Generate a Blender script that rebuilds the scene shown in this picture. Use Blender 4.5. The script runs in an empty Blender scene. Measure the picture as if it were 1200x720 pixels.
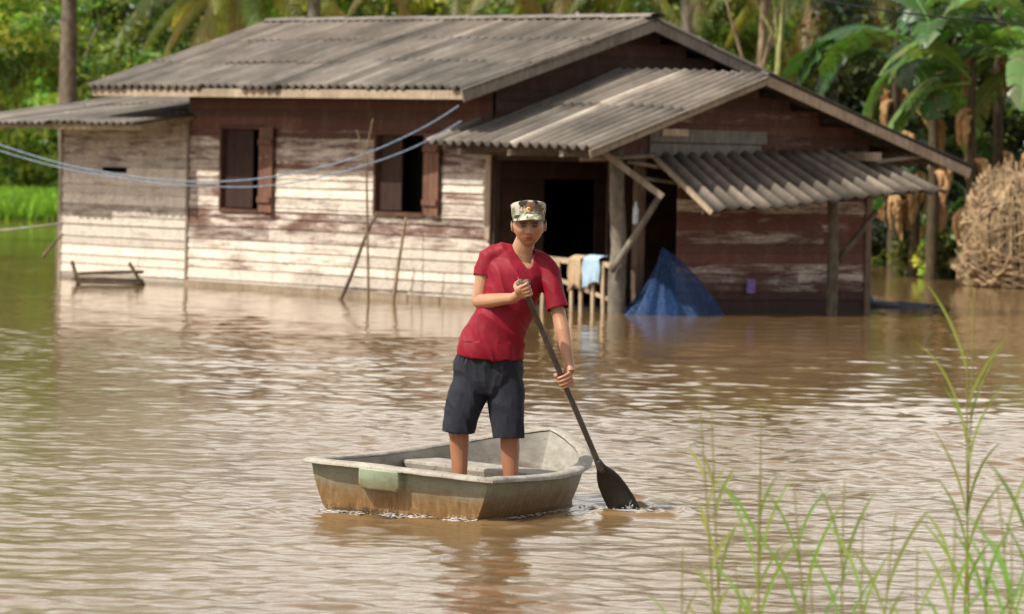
import bpy, bmesh, math, random
import numpy as np
from mathutils import Vector, Matrix, noise as mnoise

random.seed(7); rng = np.random.default_rng(7)
scene = bpy.context.scene
COL = scene.collection
R = math.radians

# ------------------------------------------------------------------ camera
F = 5040.0                      # focal length in units of the photo's 1200 px width
CAMH = 2.02
PITCH, ROLL = 0.0347, 0.022
cam_rot = Matrix.Rotation(math.pi/2-PITCH, 3, 'X') @ Matrix.Rotation(ROLL, 3, 'Z')
cam_loc = Vector((0, 0, CAMH))
cd = bpy.data.cameras.new('camera'); cam = bpy.data.objects.new('camera', cd); COL.objects.link(cam)
cam.matrix_world = Matrix.Translation(cam_loc) @ cam_rot.to_4x4()
cd.sensor_width = 36; cd.lens = 36*F/1200; cd.clip_end = 6000; cd.clip_start = 0.5
cd.dof.use_dof = True; cd.dof.focus_distance = 24.6; cd.dof.aperture_fstop = 4.7
scene.camera = cam

def ray(px, py):
    return cam_rot @ Vector(((px-600)/F, (360-py)/F, -1))
def P(px, py, d):               # point of the photo at distance d along the view
    r = ray(px, py); return cam_loc + r*(d/r.y)
def on_plane(px, py, p0, n):
    r = ray(px, py); t = (p0-cam_loc).dot(n)/r.dot(n); return cam_loc + r*t
def on_water(px, py): return on_plane(px, py, Vector((0,0,0)), Vector((0,0,1)))

# ------------------------------------------------------------------ object helpers
def tag(o, label=None, cat=None, group=None, kind=None):
    if label: o['label'] = label
    if cat: o['category'] = cat
    if group: o['group'] = group
    if kind: o['kind'] = kind
    return o
def empty(name, loc, rz=0):
    o = bpy.data.objects.new(name, None); COL.objects.link(o)
    o.location = loc; o.rotation_euler = (0,0,rz); o.empty_display_size = .2
    bpy.context.view_layer.update()
    return o
def make_mesh(name, v, f, col=None, smooth=True):
    me = bpy.data.meshes.new(name)
    v = np.asarray(v, dtype=np.float32)
    if isinstance(f, np.ndarray):
        n, k = f.shape
        me.vertices.add(len(v)); me.vertices.foreach_set('co', v.ravel())
        me.loops.add(n*k); me.loops.foreach_set('vertex_index', f.astype(np.int32).ravel())
        me.polygons.add(n); me.polygons.foreach_set('loop_start', np.arange(0, n*k, k, dtype=np.int32))
        me.update(calc_edges=True)
    else:
        me.from_pydata(v.tolist(), [], f); me.update()
    if col is not None:
        a = me.color_attributes.new('Col', 'FLOAT_COLOR', 'POINT')
        c = np.ones((len(v), 4), dtype=np.float32); col = np.asarray(col, dtype=np.float32)
        c[:, :col.shape[1]] = col
        a.data.foreach_set('color', c.ravel())
    me.polygons.foreach_set('use_smooth', np.full(len(me.polygons), smooth, dtype=bool))
    return me
def link(name, me, mat, parent=None):
    o = bpy.data.objects.new(name, me); COL.objects.link(o)
    if mat: me.materials.append(mat)
    if parent: o.parent = parent
    return o

def frames(pts):
    n = len(pts); T = []
    for i in range(n):
        t = pts[min(i+1, n-1)] - pts[max(i-1, 0)]
        T.append(t.normalized() if t.length > 1e-9 else Vector((0,0,1)))
    ref = Vector((0,0,1)) if abs(T[0].z) < .9 else Vector((1,0,0))
    u = (ref - T[0]*ref.dot(T[0])).normalized(); out = []
    for t in T:
        u = (u - t*u.dot(t)).normalized(); out.append((t, u, t.cross(u)))
    return out
def spline(pts, k=6):
    pts = [Vector(p) for p in pts]
    if len(pts) < 3: return [pts[0].lerp(pts[-1], i/k) for i in range(k+1)]
    out = []; n = len(pts)
    for i in range(n-1):
        a, b, c, d = pts[max(i-1,0)], pts[i], pts[i+1], pts[min(i+2,n-1)]
        for j in range(k):
            t = j/k
            out.append(.5*((2*b)+(c-a)*t+(2*a-5*b+4*c-d)*t*t+(3*b-a-3*c+d)*t**3))
    out.append(pts[-1]); return out

class MB:
    def __init__(s): s.v = []; s.f = []; s.c = []
    def add(s, vs, fs, col=(1,1,1)):
        b = len(s.v); s.v += [tuple(v) for v in vs]; s.f += [tuple(i+b for i in f) for f in fs]
        s.c += [tuple(col)]*len(vs)
    def box(s, lo, hi, col=(1,1,1), jit=0):
        x0,y0,z0 = lo; x1,y1,z1 = hi
        vs = [(x0,y0,z0),(x1,y0,z0),(x1,y1,z0),(x0,y1,z0),(x0,y0,z1),(x1,y0,z1),(x1,y1,z1),(x0,y1,z1)]
        if jit: vs = [tuple(c+random.uniform(-jit,jit) for c in v) for v in vs]
        s.add(vs, [(3,2,1,0),(4,5,6,7),(0,1,5,4),(1,2,6,5),(2,3,7,6),(3,0,4,7)], col)
    def beam(s, a, b, w, h, col=(1,1,1), up=(0,0,1)):
        a = Vector(a); b = Vector(b); t = (b-a).normalized(); up = Vector(up)
        sd = t.cross(up)
        if sd.length < 1e-3: sd = t.cross(Vector((1,0,0)))
        sd.normalize(); u = sd.cross(t)
        vs = [p + sd*(i*w/2) + u*(j*h/2) for p in (a,b) for (i,j) in ((-1,-1),(1,-1),(1,1),(-1,1))]
        s.add(vs, [(0,1,2,3),(7,6,5,4),(0,4,5,1),(1,5,6,2),(2,6,7,3),(3,7,4,0)], col)
    def tube(s, pts, rad, seg=8, col=(1,1,1), k=0, wob=0):
        pts = [Vector(p) for p in pts]
        if k:
            m = len(pts)
            if not hasattr(rad, '__len__'): rad = [rad]*m
            pts = spline(pts, k); x = np.linspace(0, m-1, len(pts)); rad = list(np.interp(x, range(m), rad))
        if not hasattr(rad, '__len__'): rad = [rad]*len(pts)
        fr = frames(pts); vs = []; fs = []; n = len(pts)
        for i,(p,(t,u,w)) in enumerate(zip(pts, fr)):
            for j in range(seg):
                a = 2*math.pi*j/seg; r = rad[i]*(1+random.uniform(-wob,wob))
                vs.append(p+u*(math.cos(a)*r)+w*(math.sin(a)*r))
        for i in range(n-1):
            for j in range(seg):
                fs.append((i*seg+j, i*seg+(j+1)%seg, (i+1)*seg+(j+1)%seg, (i+1)*seg+j))
        fs.append(tuple(reversed(range(seg)))); fs.append(tuple((n-1)*seg+j for j in range(seg)))
        s.add(vs, fs, col)
    def loft(s, rings, col=(1,1,1), cap=True):
        seg = len(rings[0]); vs = [v for r in rings for v in r]; fs = []
        for i in range(len(rings)-1):
            for j in range(seg):
                fs.append((i*seg+j, i*seg+(j+1)%seg, (i+1)*seg+(j+1)%seg, (i+1)*seg+j))
        if cap: fs.append(tuple(reversed(range(seg)))); fs.append(tuple((len(rings)-1)*seg+j for j in range(seg)))
        s.add(vs, fs, col)
    def ell(s, c, r, rot=None, seg=20, rings=12, col=(1,1,1)):
        c = Vector(c); vs = []; fs = []
        for i in range(1, rings):
            th = math.pi*i/rings
            for j in range(seg):
                ph = 2*math.pi*j/seg
                p = Vector((r[0]*math.sin(th)*math.cos(ph), r[1]*math.sin(th)*math.sin(ph), r[2]*math.cos(th)))
                if rot: p = rot @ p
                vs.append(c+p)
        n = len(vs)
        for e in (1, -1):
            p = Vector((0,0,r[2]*e)); vs.append(c+(rot @ p if rot else p))
        for i in range(rings-2):
            for j in range(seg): fs.append((i*seg+j,(i+1)*seg+j,(i+1)*seg+(j+1)%seg,i*seg+(j+1)%seg))
        for j in range(seg):
            fs.append((n, j, (j+1)%seg)); fs.append((n+1, (rings-2)*seg+(j+1)%seg, (rings-2)*seg+j))
        s.add(vs, fs, col)
    def mesh(s, name, smooth=False): return make_mesh(name, s.v, s.f, s.c, smooth)
    def build(s, name, mat, parent=None, smooth=False, bevel=0):
        o = link(name, s.mesh(name, smooth), mat, parent)
        if bevel:
            m = o.modifiers.new('bevel','BEVEL'); m.width = bevel; m.segments = 2; m.limit_method = 'ANGLE'
        return o

# ------------------------------------------------------------------ material helpers
class NT:
    def __init__(s, name):
        s.m = bpy.data.materials.new(name); s.m.use_nodes = True; s.t = s.m.node_tree; s.t.nodes.clear()
        s.out = s.n('ShaderNodeOutputMaterial')
    def n(s, typ, **kw):
        nd = s.t.nodes.new(typ)
        for k,v in kw.items():
            if k in nd.inputs: s.set(nd.inputs[k], v)
            else: setattr(nd, k, v)
        return nd
    def set(s, inp, v):
        if isinstance(v, bpy.types.NodeSocket): s.t.links.new(v, inp)
        elif isinstance(v, bpy.types.Node): s.t.links.new(v.outputs[0], inp)
        else:
            if hasattr(inp.default_value, '__len__') and hasattr(v,'__len__') and len(v)==3 and len(inp.default_value)==4: v = (*v,1)
            inp.default_value = v
    def coord(s, scale=(1,1,1), which='Object'):
        tc = s.n('ShaderNodeTexCoord'); mp = s.n('ShaderNodeMapping'); s.set(mp.inputs['Vector'], tc.outputs[which]); s.set(mp.inputs['Scale'], scale)
        return mp.outputs[0]
    def noise(s, vec, scale=5, detail=4, rough=.6, dist=0):
        nd = s.n('ShaderNodeTexNoise'); s.set(nd.inputs['Vector'], vec); s.set(nd.inputs['Scale'], scale); s.set(nd.inputs['Detail'], detail)
        s.set(nd.inputs['Roughness'], rough); s.set(nd.inputs['Distortion'], dist); return nd.outputs['Fac']
    def ramp(s, fac, stops, interp='LINEAR'):
        nd = s.n('ShaderNodeValToRGB'); s.set(nd.inputs[0], fac); cr = nd.color_ramp; cr.interpolation = interp
        while len(cr.elements) < len(stops): cr.elements.new(.5)
        for e,(p,c) in zip(cr.elements, stops):
            e.position = p; e.color = (*c,1) if hasattr(c,'__len__') else (c,c,c,1)
        return nd.outputs[0]
    def mix(s, fac, a, b, mode='MIX'):
        nd = s.n('ShaderNodeMix', data_type='RGBA', blend_type=mode)
        s.set(nd.inputs[0], fac); s.set(nd.inputs[6], a); s.set(nd.inputs[7], b); return nd.outputs[2]
    def math(s, op, a, b=0.0, clamp=False):
        nd = s.n('ShaderNodeMath', operation=op, use_clamp=clamp); s.set(nd.inputs[0], a); s.set(nd.inputs[1], b); return nd.outputs[0]
    def attr(s, name='Col'): return s.n('ShaderNodeAttribute', attribute_name=name).outputs['Color']
    def sep(s, c):
        nd = s.n('ShaderNodeSeparateColor'); s.set(nd.inputs[0], c); return nd.outputs
    def bump(s, h, strength=.5, dist=.01, prev=None):
        nd = s.n('ShaderNodeBump'); s.set(nd.inputs['Height'], h); s.set(nd.inputs['Strength'], strength); s.set(nd.inputs['Distance'], dist)
        if prev: s.set(nd.inputs['Normal'], prev)
        return nd.outputs[0]
    def bsdf(s, color, rough=.8, normal=None, **kw):
        b = s.n('ShaderNodeBsdfPrincipled'); s.set(b.inputs['Base Color'], color); s.set(b.inputs['Roughness'], rough)
        if normal: s.set(b.inputs['Normal'], normal)
        for k,v in kw.items(): s.set(b.inputs[k.replace('_',' ')], v)
        s.t.links.new(b.outputs[0], s.out.inputs[0]); return b

def mat_paint_planks():
    # attribute R: how whitewashed the plank is, G: brightness, B: redness of bare paint
    m = NT('weathered_planks'); a = m.sep(m.attr())
    v = m.coord((.55,.55,5)); v2 = m.coord((3,3,30)); v3 = m.coord((1,1,2.2))
    n1 = m.noise(v, 2.6, 6, .7, .4); n2 = m.noise(v2, 5, 5, .7); n3 = m.noise(v3, 1.1, 3, .5)
    f = m.math('ADD', m.math('MULTIPLY', n1, 1.15), m.math('MULTIPLY', n3, .45))
    f = m.math('ADD', f, a[0]); f = m.math('ADD', f, m.math('MULTIPLY', m.math('SUBTRACT', n2, .5), .35))
    f = m.ramp(m.math('SUBTRACT', f, .80), [(.34,0),(.62,1)])
    red = m.mix(a[2], (.095,.058,.042), (.15,.048,.036))
    red = m.mix(m.ramp(n2, [(.35,0),(.75,1)]), red, m.mix(.5, red, (.24,.16,.12)))
    white = m.ramp(n2, [(.22,(.40,.32,.25)),(.48,(.70,.62,.53)),(.75,(.88,.83,.76))])
    c = m.mix(f, red, white)
    grain = m.ramp(n2, [(.34,(.50,.44,.38)),(.56,(1,1,1))])
    dirt = m.noise(m.coord((2.2,2.2,.7)), 2.0, 5, .7); c = m.mix(m.ramp(dirt,[(.52,0),(.72,.5)]), c, (.26,.19,.14))
    c = m.mix(.55, c, grain, 'MULTIPLY')
    # water stain low on the wall
    tc = m.n('ShaderNodeTexCoord'); sx = m.n('ShaderNodeSeparateXYZ'); m.set(sx.inputs[0], tc.outputs['Object'])
    zz = m.math('ADD', sx.outputs[2], m.math('MULTIPLY', n1, .16))
    wet = m.ramp(zz, [(.11,1),(.2,0)])
    c = m.mix(m.math('MULTIPLY', wet, .75), c, (.10,.075,.05))
    g = m.n('ShaderNodeCombineColor'); [m.set(g.inputs[i], a[1]) for i in range(3)]
    c = m.mix(1, c, g.outputs[0], 'MULTIPLY')
    m.bsdf(c, .85, m.bump(n2, .6, .006)); return m.m
def mat_wood(name, c0, c1, scale=(6,6,1.2), rough=.85):
    m = NT(name); v = m.coord(scale); n = m.noise(v, 4, 6, .65, .5); n2 = m.noise(m.coord(), 3, 3)
    c = m.ramp(n, [(.28,c0),(.7,c1)]); c = m.mix(m.ramp(n2,[(.4,0),(.7,.5)]), c, [x*.5 for x in c0])
    c = m.mix(1, c, m.attr(), 'MULTIPLY')
    m.bsdf(c, rough, m.bump(n, .7, .008)); return m.m
def mat_roof(name='corrugated_cement', c0=(.13,.112,.095), c1=(.30,.265,.23), streak=(2,.5,1)):
    m = NT(name); a = m.attr(); v = m.coord(streak)
    n = m.noise(v, 4.2, 6, .75); n2 = m.noise(m.coord(), 1.1, 4, .6); n3 = m.noise(m.coord(), 14, 4, .7)
    c = m.ramp(n, [(.25,c0),(.55,[(p+q)/2 for p,q in zip(c0,c1)]),(.8,c1)])
    c = m.mix(m.ramp(n2,[(.42,0),(.68,.75)]), c, (.075,.066,.055))
    c = m.mix(m.ramp(n3,[(.6,0),(.75,.5)]), c, (.30,.29,.24))
    c = m.mix(1, c, a, 'MULTIPLY')
    m.bsdf(c, .9, m.bump(n3, .5, .006)); return m.m
def mat_leaf(name, rough=.5, trans=.35):
    m = NT(name); c = m.attr()
    b = m.n('ShaderNodeBsdfPrincipled'); m.set(b.inputs['Base Color'], c); m.set(b.inputs['Roughness'], rough)
    t = m.n('ShaderNodeBsdfTranslucent'); m.set(t.inputs[0], m.mix(1, c, (1.5,1.6,.6), 'MULTIPLY'))
    s = m.n('ShaderNodeMixShader'); m.set(s.inputs[0], trans); m.set(s.inputs[1], b.outputs[0]); m.set(s.inputs[2], t.outputs[0])
    m.t.links.new(s.outputs[0], m.out.inputs[0]); return m.m
def mat_plain(name, c, rough=.7, nscale=20, amt=.35, bump=.2, bdist=.003, **kw):
    m = NT(name); n = m.noise(m.coord(), nscale, 4, .6)
    col = m.mix(m.ramp(n,[(.3,0),(.7,1)]), [x*(1-amt) for x in c], [min(1,x*(1+amt*.6)) for x in c])
    col = m.mix(1, col, m.attr(), 'MULTIPLY')
    m.bsdf(col, rough, m.bump(n, bump, bdist), **kw); return m.m

M = {}
M['planks'] = mat_paint_planks()
M['wood_pale'] = mat_wood('weathered_timber', (.20,.16,.12), (.42,.36,.29))
M['wood_dark'] = mat_wood('dark_timber', (.05,.035,.026), (.13,.09,.065))
M['wood_brown'] = mat_wood('shutter_timber', (.11,.055,.035), (.24,.13,.085))
M['bark'] = mat_wood('bark', (.10,.085,.065), (.30,.26,.20), (3,3,1.5))
M['roof'] = mat_roof()
M['roof_old'] = mat_roof('stained_cement', (.10,.09,.08), (.27,.24,.21))
M['black'] = mat_plain('dark_room', (.012,.010,.009))  # near-black colour stands in for the shade inside rooms and porch
M['leaf'] = mat_leaf('foliage', .5, .42); M['banana'] = mat_leaf('banana_leaf', .38, .3)
M['dry'] = mat_plain('dry_vine', (.45,.34,.20), .9, 12, .4)

# ------------------------------------------------------------------ light
EL, AZ = R(52), Vector((-.88, -.475, 0)).normalized()   # AZ points towards the sun
to_sun = Vector((AZ.x*math.cos(EL), AZ.y*math.cos(EL), math.sin(EL)))
sl = bpy.data.lights.new('sun', 'SUN'); sun = bpy.data.objects.new('sun', sl); COL.objects.link(sun)
sl.energy = 5.0; sl.angle = R(.6); sl.color = (1, .945, .84)
sun.rotation_euler = to_sun.to_track_quat('Z', 'Y').to_euler(); sun.location = (0, 0, 50)
w = bpy.data.worlds.new('World'); scene.world = w; w.use_nodes = True; nt = w.node_tree
sky = nt.nodes.new('ShaderNodeTexSky'); sky.sky_type = 'NISHITA'; sky.sun_disc = False
sky.sun_elevation = EL; sky.sun_rotation = math.atan2(to_sun.x, to_sun.y)
sky.dust_density = 3.0; sky.air_density = 1.0; sky.ozone_density = .6
bg = nt.nodes['Background']; bg.inputs[1].default_value = .138
hs = nt.nodes.new('ShaderNodeHueSaturation'); hs.inputs['Saturation'].default_value = .55
nt.links.new(sky.outputs[0], hs.inputs['Color'])
mx = nt.nodes.new('ShaderNodeMix'); mx.data_type = 'RGBA'; mx.blend_type = 'MULTIPLY'; mx.inputs[0].default_value = 1
mx.inputs[7].default_value = (1.06, 1.0, .93, 1); nt.links.new(hs.outputs[0], mx.inputs[6])
def wn(t, **k):
    n = nt.nodes.new(t)
    for a,b in k.items(): setattr(n,a,b)
    return n
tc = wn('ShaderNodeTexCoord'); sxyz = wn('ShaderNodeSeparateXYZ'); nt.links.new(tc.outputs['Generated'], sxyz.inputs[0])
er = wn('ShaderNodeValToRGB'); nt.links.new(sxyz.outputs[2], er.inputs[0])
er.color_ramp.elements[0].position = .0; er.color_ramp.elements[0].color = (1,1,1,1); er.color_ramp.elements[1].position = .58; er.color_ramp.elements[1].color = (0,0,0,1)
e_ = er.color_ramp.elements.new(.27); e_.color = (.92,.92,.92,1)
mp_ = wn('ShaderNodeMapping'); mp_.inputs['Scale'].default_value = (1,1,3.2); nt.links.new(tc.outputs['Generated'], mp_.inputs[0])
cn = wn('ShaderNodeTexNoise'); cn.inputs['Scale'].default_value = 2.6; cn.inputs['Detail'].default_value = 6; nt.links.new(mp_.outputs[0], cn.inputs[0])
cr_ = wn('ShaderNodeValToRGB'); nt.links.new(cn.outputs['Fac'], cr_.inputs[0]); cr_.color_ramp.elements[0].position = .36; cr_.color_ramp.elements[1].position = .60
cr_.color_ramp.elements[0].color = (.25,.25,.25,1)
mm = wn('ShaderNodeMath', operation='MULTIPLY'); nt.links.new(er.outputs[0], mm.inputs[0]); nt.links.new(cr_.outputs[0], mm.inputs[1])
yr_ = wn('ShaderNodeMapRange'); nt.links.new(sxyz.outputs[1], yr_.inputs[0]); yr_.inputs[1].default_value = -.1; yr_.inputs[2].default_value = .45; yr_.inputs[3].default_value = .12; yr_.inputs[4].default_value = 1  # unseen cloud bank added on the far side to brighten the water glare
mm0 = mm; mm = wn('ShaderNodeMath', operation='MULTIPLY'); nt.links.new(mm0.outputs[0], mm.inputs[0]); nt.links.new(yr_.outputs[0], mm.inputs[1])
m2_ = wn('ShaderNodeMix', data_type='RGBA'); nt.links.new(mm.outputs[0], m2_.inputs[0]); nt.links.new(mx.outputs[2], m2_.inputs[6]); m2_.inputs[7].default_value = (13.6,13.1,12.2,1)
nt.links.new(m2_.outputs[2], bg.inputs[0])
scene.view_settings.view_transform = 'Standard'; scene.view_settings.look = 'None'; scene.view_settings.exposure = 0
scene.render.engine = 'CYCLES'

# ------------------------------------------------------------------ water
blade_p = on_water(738, 600)
stern_mid = P(470, 552, 24.0); PHI = R(25)
ax = Vector((math.sin(PHI), math.cos(PHI), 0)); px_ = Vector((math.cos(PHI), -math.sin(PHI), 0))
def water():
    ys = np.concatenate([[-200,-60,-10,4,9], np.arange(12, 48, .028), 48*np.exp(np.arange(1,260)*.0035), [140,180,260,500,1000,2600]])
    ys = ys[np.concatenate([[True], np.diff(ys) > 0])]
    c = np.linspace(-1, 1, 620)
    hw = np.clip(.17*ys+1.5, 3, 40)
    X = c[None,:]*hw[:,None]
    X = np.concatenate([np.full((len(ys),1), -2500.), X, np.full((len(ys),1), 2500.)], 1)
    Y = np.repeat(ys[:,None], X.shape[1], 1)
    Z = np.zeros_like(X); r = np.random.default_rng(3)
    patch = .5+.5*np.sin(X*.9+np.sin(Y*.23)*2.3)*np.sin(Y*.31+np.sin(X*.6)*1.7)
    patch2 = .5+.5*np.sin(X*.5+Y*.17+1.3+np.sin(Y*.41+X*.8))
    near = 1/(1+np.exp((Y-33.5+.5*np.sin(X*1.7))/.9))      # wind-ruffled patch in front
    for i in range(46):
        lam = .11*(9.0**r.random()); k = 2*math.pi/lam
        th = r.normal(R(82), R(62)); amp = .0031*lam**1.12*(.6+.8*r.random())/ (1+.25*(lam<.3))
        ph = r.random()*6.283; kx, ky = k*math.cos(th), k*math.sin(th)
        wob = .35*np.sin(X*1.3+i)+.35*np.sin(Y*.9+2*i)
        s = np.sin(kx*X+ky*Y+ph+wob)
        s = s*.8+.2*(2*np.abs(np.cos((kx*X+ky*Y+ph+wob)/2))-1)
        e = (.45+.8*patch) if i%2 else (.45+.8*patch2)
        Z += amp*s*e*((.76 if lam<.3 else .78)+ (1.25*near if lam<.45 else .35*near))
    # rings round the paddle, wake round the boat
    d = np.hypot(X-blade_p.x, Y-blade_p.y)
    dr = np.hypot((X-blade_p.x-.06), (Y-blade_p.y)*.8)
    Z += .012*np.cos(dr*2*math.pi/.14)*np.exp(-((dr-.12)/.18)**2)
    Z += .034*np.exp(-((dr-.24-.03*np.sin(5*np.arctan2(Y-blade_p.y,X-blade_p.x)))/.05)**2)*(.7+.3*np.sin(X*31)*np.sin(Y*17)) - .02*np.exp(-(dr/.14)**2)
    bx = (X-stern_mid.x)*ax.x+(Y-stern_mid.y)*ax.y; bp = (X-stern_mid.x)*px_.x+(Y-stern_mid.y)*px_.y
    q = np.hypot(np.clip(np.abs(bx-1)-1.0,0,None), np.clip(np.abs(bp)-.5,0,None))
    Z += .014*np.cos(q*2*math.pi/.17+np.sin(bp*9)*.8)*np.exp(-(q/.4)**2)*(.6+.4*np.sin(bp*13+bx*7))
    fade = np.clip((130-Y)/60, 0, 1)*np.clip((Y-11)/2, 0, 1); Z *= fade
    Z[:,0] = 0; Z[:,-1] = 0
    n, m = X.shape; V = np.stack([X,Y,Z],-1).reshape(-1,3)
    idx = np.arange(n*m).reshape(n,m)
    Fq = np.stack([idx[:-1,:-1], idx[:-1,1:], idx[1:,1:], idx[1:,:-1]], -1).reshape(-1,4)
    me = make_mesh('water', V, Fq)
    w = NT('muddy_water')
    v1 = w.coord((1,1,1)); v2 = w.coord((1.0,1.6,1))
    n0 = w.noise(w.coord((.35,.12,1)), 1, 3, .5)
    n1 = w.noise(v2, 11, 5, .62, .6); n2 = w.noise(v1, 42, 3, .6)
    base = w.ramp(n0, [(.3,(.155,.092,.036)),(.7,(.215,.138,.062))])
    sx = w.n('ShaderNodeSeparateXYZ'); tcw = w.n('ShaderNodeTexCoord'); w.set(sx.inputs[0], tcw.outputs['Object'])
    nr = w.n('ShaderNodeMapRange'); w.set(nr.inputs[0], sx.outputs[1]); w.set(nr.inputs[1], 31.5); w.set(nr.inputs[2], 35.5); w.set(nr.inputs[3], 1.25); w.set(nr.inputs[4], .42)
    h = w.math('ADD', w.math('MULTIPLY', n1, 1), w.math('MULTIPLY', n2, .22)); h = w.math('MULTIPLY', h, nr.outputs[0])
    b = w.bsdf(base, .05, w.bump(h, .6, .0035), IOR=1.34)
    o = link('flood_water', me, w.m); tag(o, kind='structure'); return o
water()

# ------------------------------------------------------------------ terrain beyond the flood
def shore(x): return 114 - .32*np.clip(x, -14, 40) + 2.0*np.sin(x*.35)+.8*np.sin(x*1.1+1)
def terrain():
    xs = np.concatenate([[-2600,-600,-120], np.linspace(-40,40,160), [120,600,2600]])
    ys = np.concatenate([[-200, 60], np.linspace(84,150,130), [200,400,1000,2600]])
    X, Y = np.meshgrid(xs, ys); d = Y-shore(X)
    Z = np.clip(d*.13, -1.2, .42)+.05*np.sin(X*1.3+Y)*np.sin(Y*.9)*(d>0)+np.clip(d-30,0,600)*.004
    n, m = X.shape; idx = np.arange(n*m).reshape(n,m)
    me = make_mesh('ground', np.stack([X,Y,Z],-1).reshape(-1,3), np.stack([idx[:-1,:-1], idx[:-1,1:], idx[1:,1:], idx[1:,:-1]], -1).reshape(-1,4))
    g = NT('bank_soil'); n1 = g.noise(g.coord(), 1.5, 5); c = g.ramp(n1, [(.35,(.07,.085,.025)),(.65,(.13,.17,.035))])
    g.bsdf(c, .95, g.bump(n1,.8,.1)); tag(link('ground', me, g.m), kind='structure')
terrain()

# generic leaf cloud: centres (N,3), size, colours
def leaf_quads(C, size, cols, up=.35, aspect=.45, r=rng, aim=None):
    N = len(C); d = r.normal(size=(N,3)); d[:,2] -= .35; d /= np.linalg.norm(d,axis=1)[:,None]
    if aim is not None: d = d*.5+aim; d /= np.linalg.norm(d,axis=1)[:,None]
    nn = r.normal(size=(N,3)); nn[:,2] += up*2; nn[:,1] -= .4
    s = np.cross(d, nn); s /= np.linalg.norm(s,axis=1)[:,None]+1e-9
    L = (size*(.6+.8*r.random(N)))[:,None] if np.isscalar(size) else size[:,None]
    V = np.stack([C-d*L*.5, C+s*L*aspect*.5-d*L*.05, C+d*L*.5, C-s*L*aspect*.5-d*L*.05], 1).reshape(-1,3)
    return V, np.arange(N*4).reshape(N,4), np.repeat(cols, 4, 0)
def clump_cloud(centres, radii, n_per, size, base, var=.35, flat=.7, r=rng):
    K = len(centres); tot = K*n_per
    ci = np.repeat(np.arange(K), n_per)
    d = r.normal(size=(tot,3)); d /= np.linalg.norm(d,axis=1)[:,None]
    rad = radii[ci]*(r.random(tot)**.45)
    C = centres[ci]+d*rad[:,None]*np.array([1,1,flat])
    kc = np.exp(r.normal(-.08, var*1.25, K))[ci]; lc = np.exp(r.normal(0,.28,tot))
    warm = r.normal(0,.12,K)[ci]+r.normal(0,.10,tot)
    base = np.asarray(base)*2.3*np.array([1.2,1,1.05]); cols = base[None,:]*(kc*lc)[:,None]
    cols[:,0] *= 1+warm*1.6; cols[:,2] *= 1-warm
    return leaf_quads(C, size, np.clip(cols,.004,.6), r=r)

def tree(name, base, height, trunk_r, crown_c, crown_r, n_cl, n_leaf, leaf, col, label, cat='tree', lean=(0,0), bark=(1,1,1), group=None, cl_r=.55, nbr=7, seed=1):
    r = np.random.default_rng(seed); random.seed(seed)
    t = tag(empty(name, base), label, cat, group)
    mb = MB(); top = Vector((lean[0]*height, lean[1]*height, height))
    pts = [Vector((0,0,-1.0)), Vector((lean[0]*height*.1,0,height*.12)), top*.4+Vector((random.uniform(-.1,.1),0,0)), top*.72+Vector((random.uniform(-.15,.15),0,0)), top]
    mb.tube(pts, [trunk_r*1.25, trunk_r, trunk_r*.85, trunk_r*.6, trunk_r*.25], 10, bark, 5, .07)
    cc = Vector(crown_c); cen = []
    for i in range(n_cl):
        d = r.normal(size=3); d /= np.linalg.norm(d); q = r.random()**.4
        cen.append(np.array(cc)+d*np.array(crown_r)*q)
    cen = np.array(cen)
    for i in range(nbr):
        e = Vector(cen[i*(n_cl//nbr)]); s = top*(.35+.6*random.random())
        mid = s.lerp(e,.5)+Vector((random.uniform(-.3,.3),random.uniform(-.3,.3),.2))
        mb.tube([s, mid, e], [trunk_r*.4, trunk_r*.22, trunk_r*.08], 6, bark, 4, .05)
    mb.build('trunk', M['bark'], t, True)
    V, Fq, c = clump_cloud(cen, cl_r*(.6+.8*r.random(n_cl)), n_leaf, leaf, col, r=r)
    link('crown', make_mesh('crown', V, Fq, c, False), M['leaf'], t)
    return t

# far wood: one dense mass of foliage behind everything
def far_wood():
    r = np.random.default_rng(11); K = 1500
    x = r.uniform(-34, 34, K); y = 128+r.uniform(0,14,K)-.3*x; z = .5+11.5*r.random(K)**.8+1.2*np.sin(x*.4)
    cen = np.stack([x,y,z],1)
    V, Fq, c = clump_cloud(cen, .9+1.0*r.random(K), 130, .42, (.085,.125,.030), .42, .8, r)
    o = link('far_wood', make_mesh('far_wood', V, Fq, c, False), M['leaf']); tag(o, 'dense sunlit wood closing off the view behind the flooded house', 'wood', kind='stuff')
    # undergrowth along the bank
    K = 420; x = r.uniform(-30,30,K); y = shore(x)+r.uniform(6,14,K); z = .6+2.6*r.random(K)
    V, Fq, c = clump_cloud(np.stack([x,y,z],1), .5+.6*r.random(K), 110, .26, (.10,.17,.03), .4, .8, r)
    o = link('undergrowth', make_mesh('undergrowth', V, Fq, c, False), M['leaf']); tag(o, 'tangled green undergrowth along the far bank', 'undergrowth', kind='stuff')
    # bank grass
    N = 60000; x = r.uniform(-26,26,N); d = r.random(N)**1.2*9; y = shore(x)+d-.3
    C = np.stack([x, y, np.clip(d*.13,0,.42)+.16],1); cols = np.array([.22,.38,.045])*np.exp(r.normal(0,.28,N))[:,None]
    V, Fq, c = leaf_quads(C, .55, cols, aspect=.14, r=r, aim=np.array([0,-.1,1.6]))
    o = link('bank_grass', make_mesh('bank_grass', V, Fq, c, False), M['leaf']); tag(o, 'bright green grass growing down to the far water edge', 'grass', kind='stuff')
far_wood()

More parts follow.
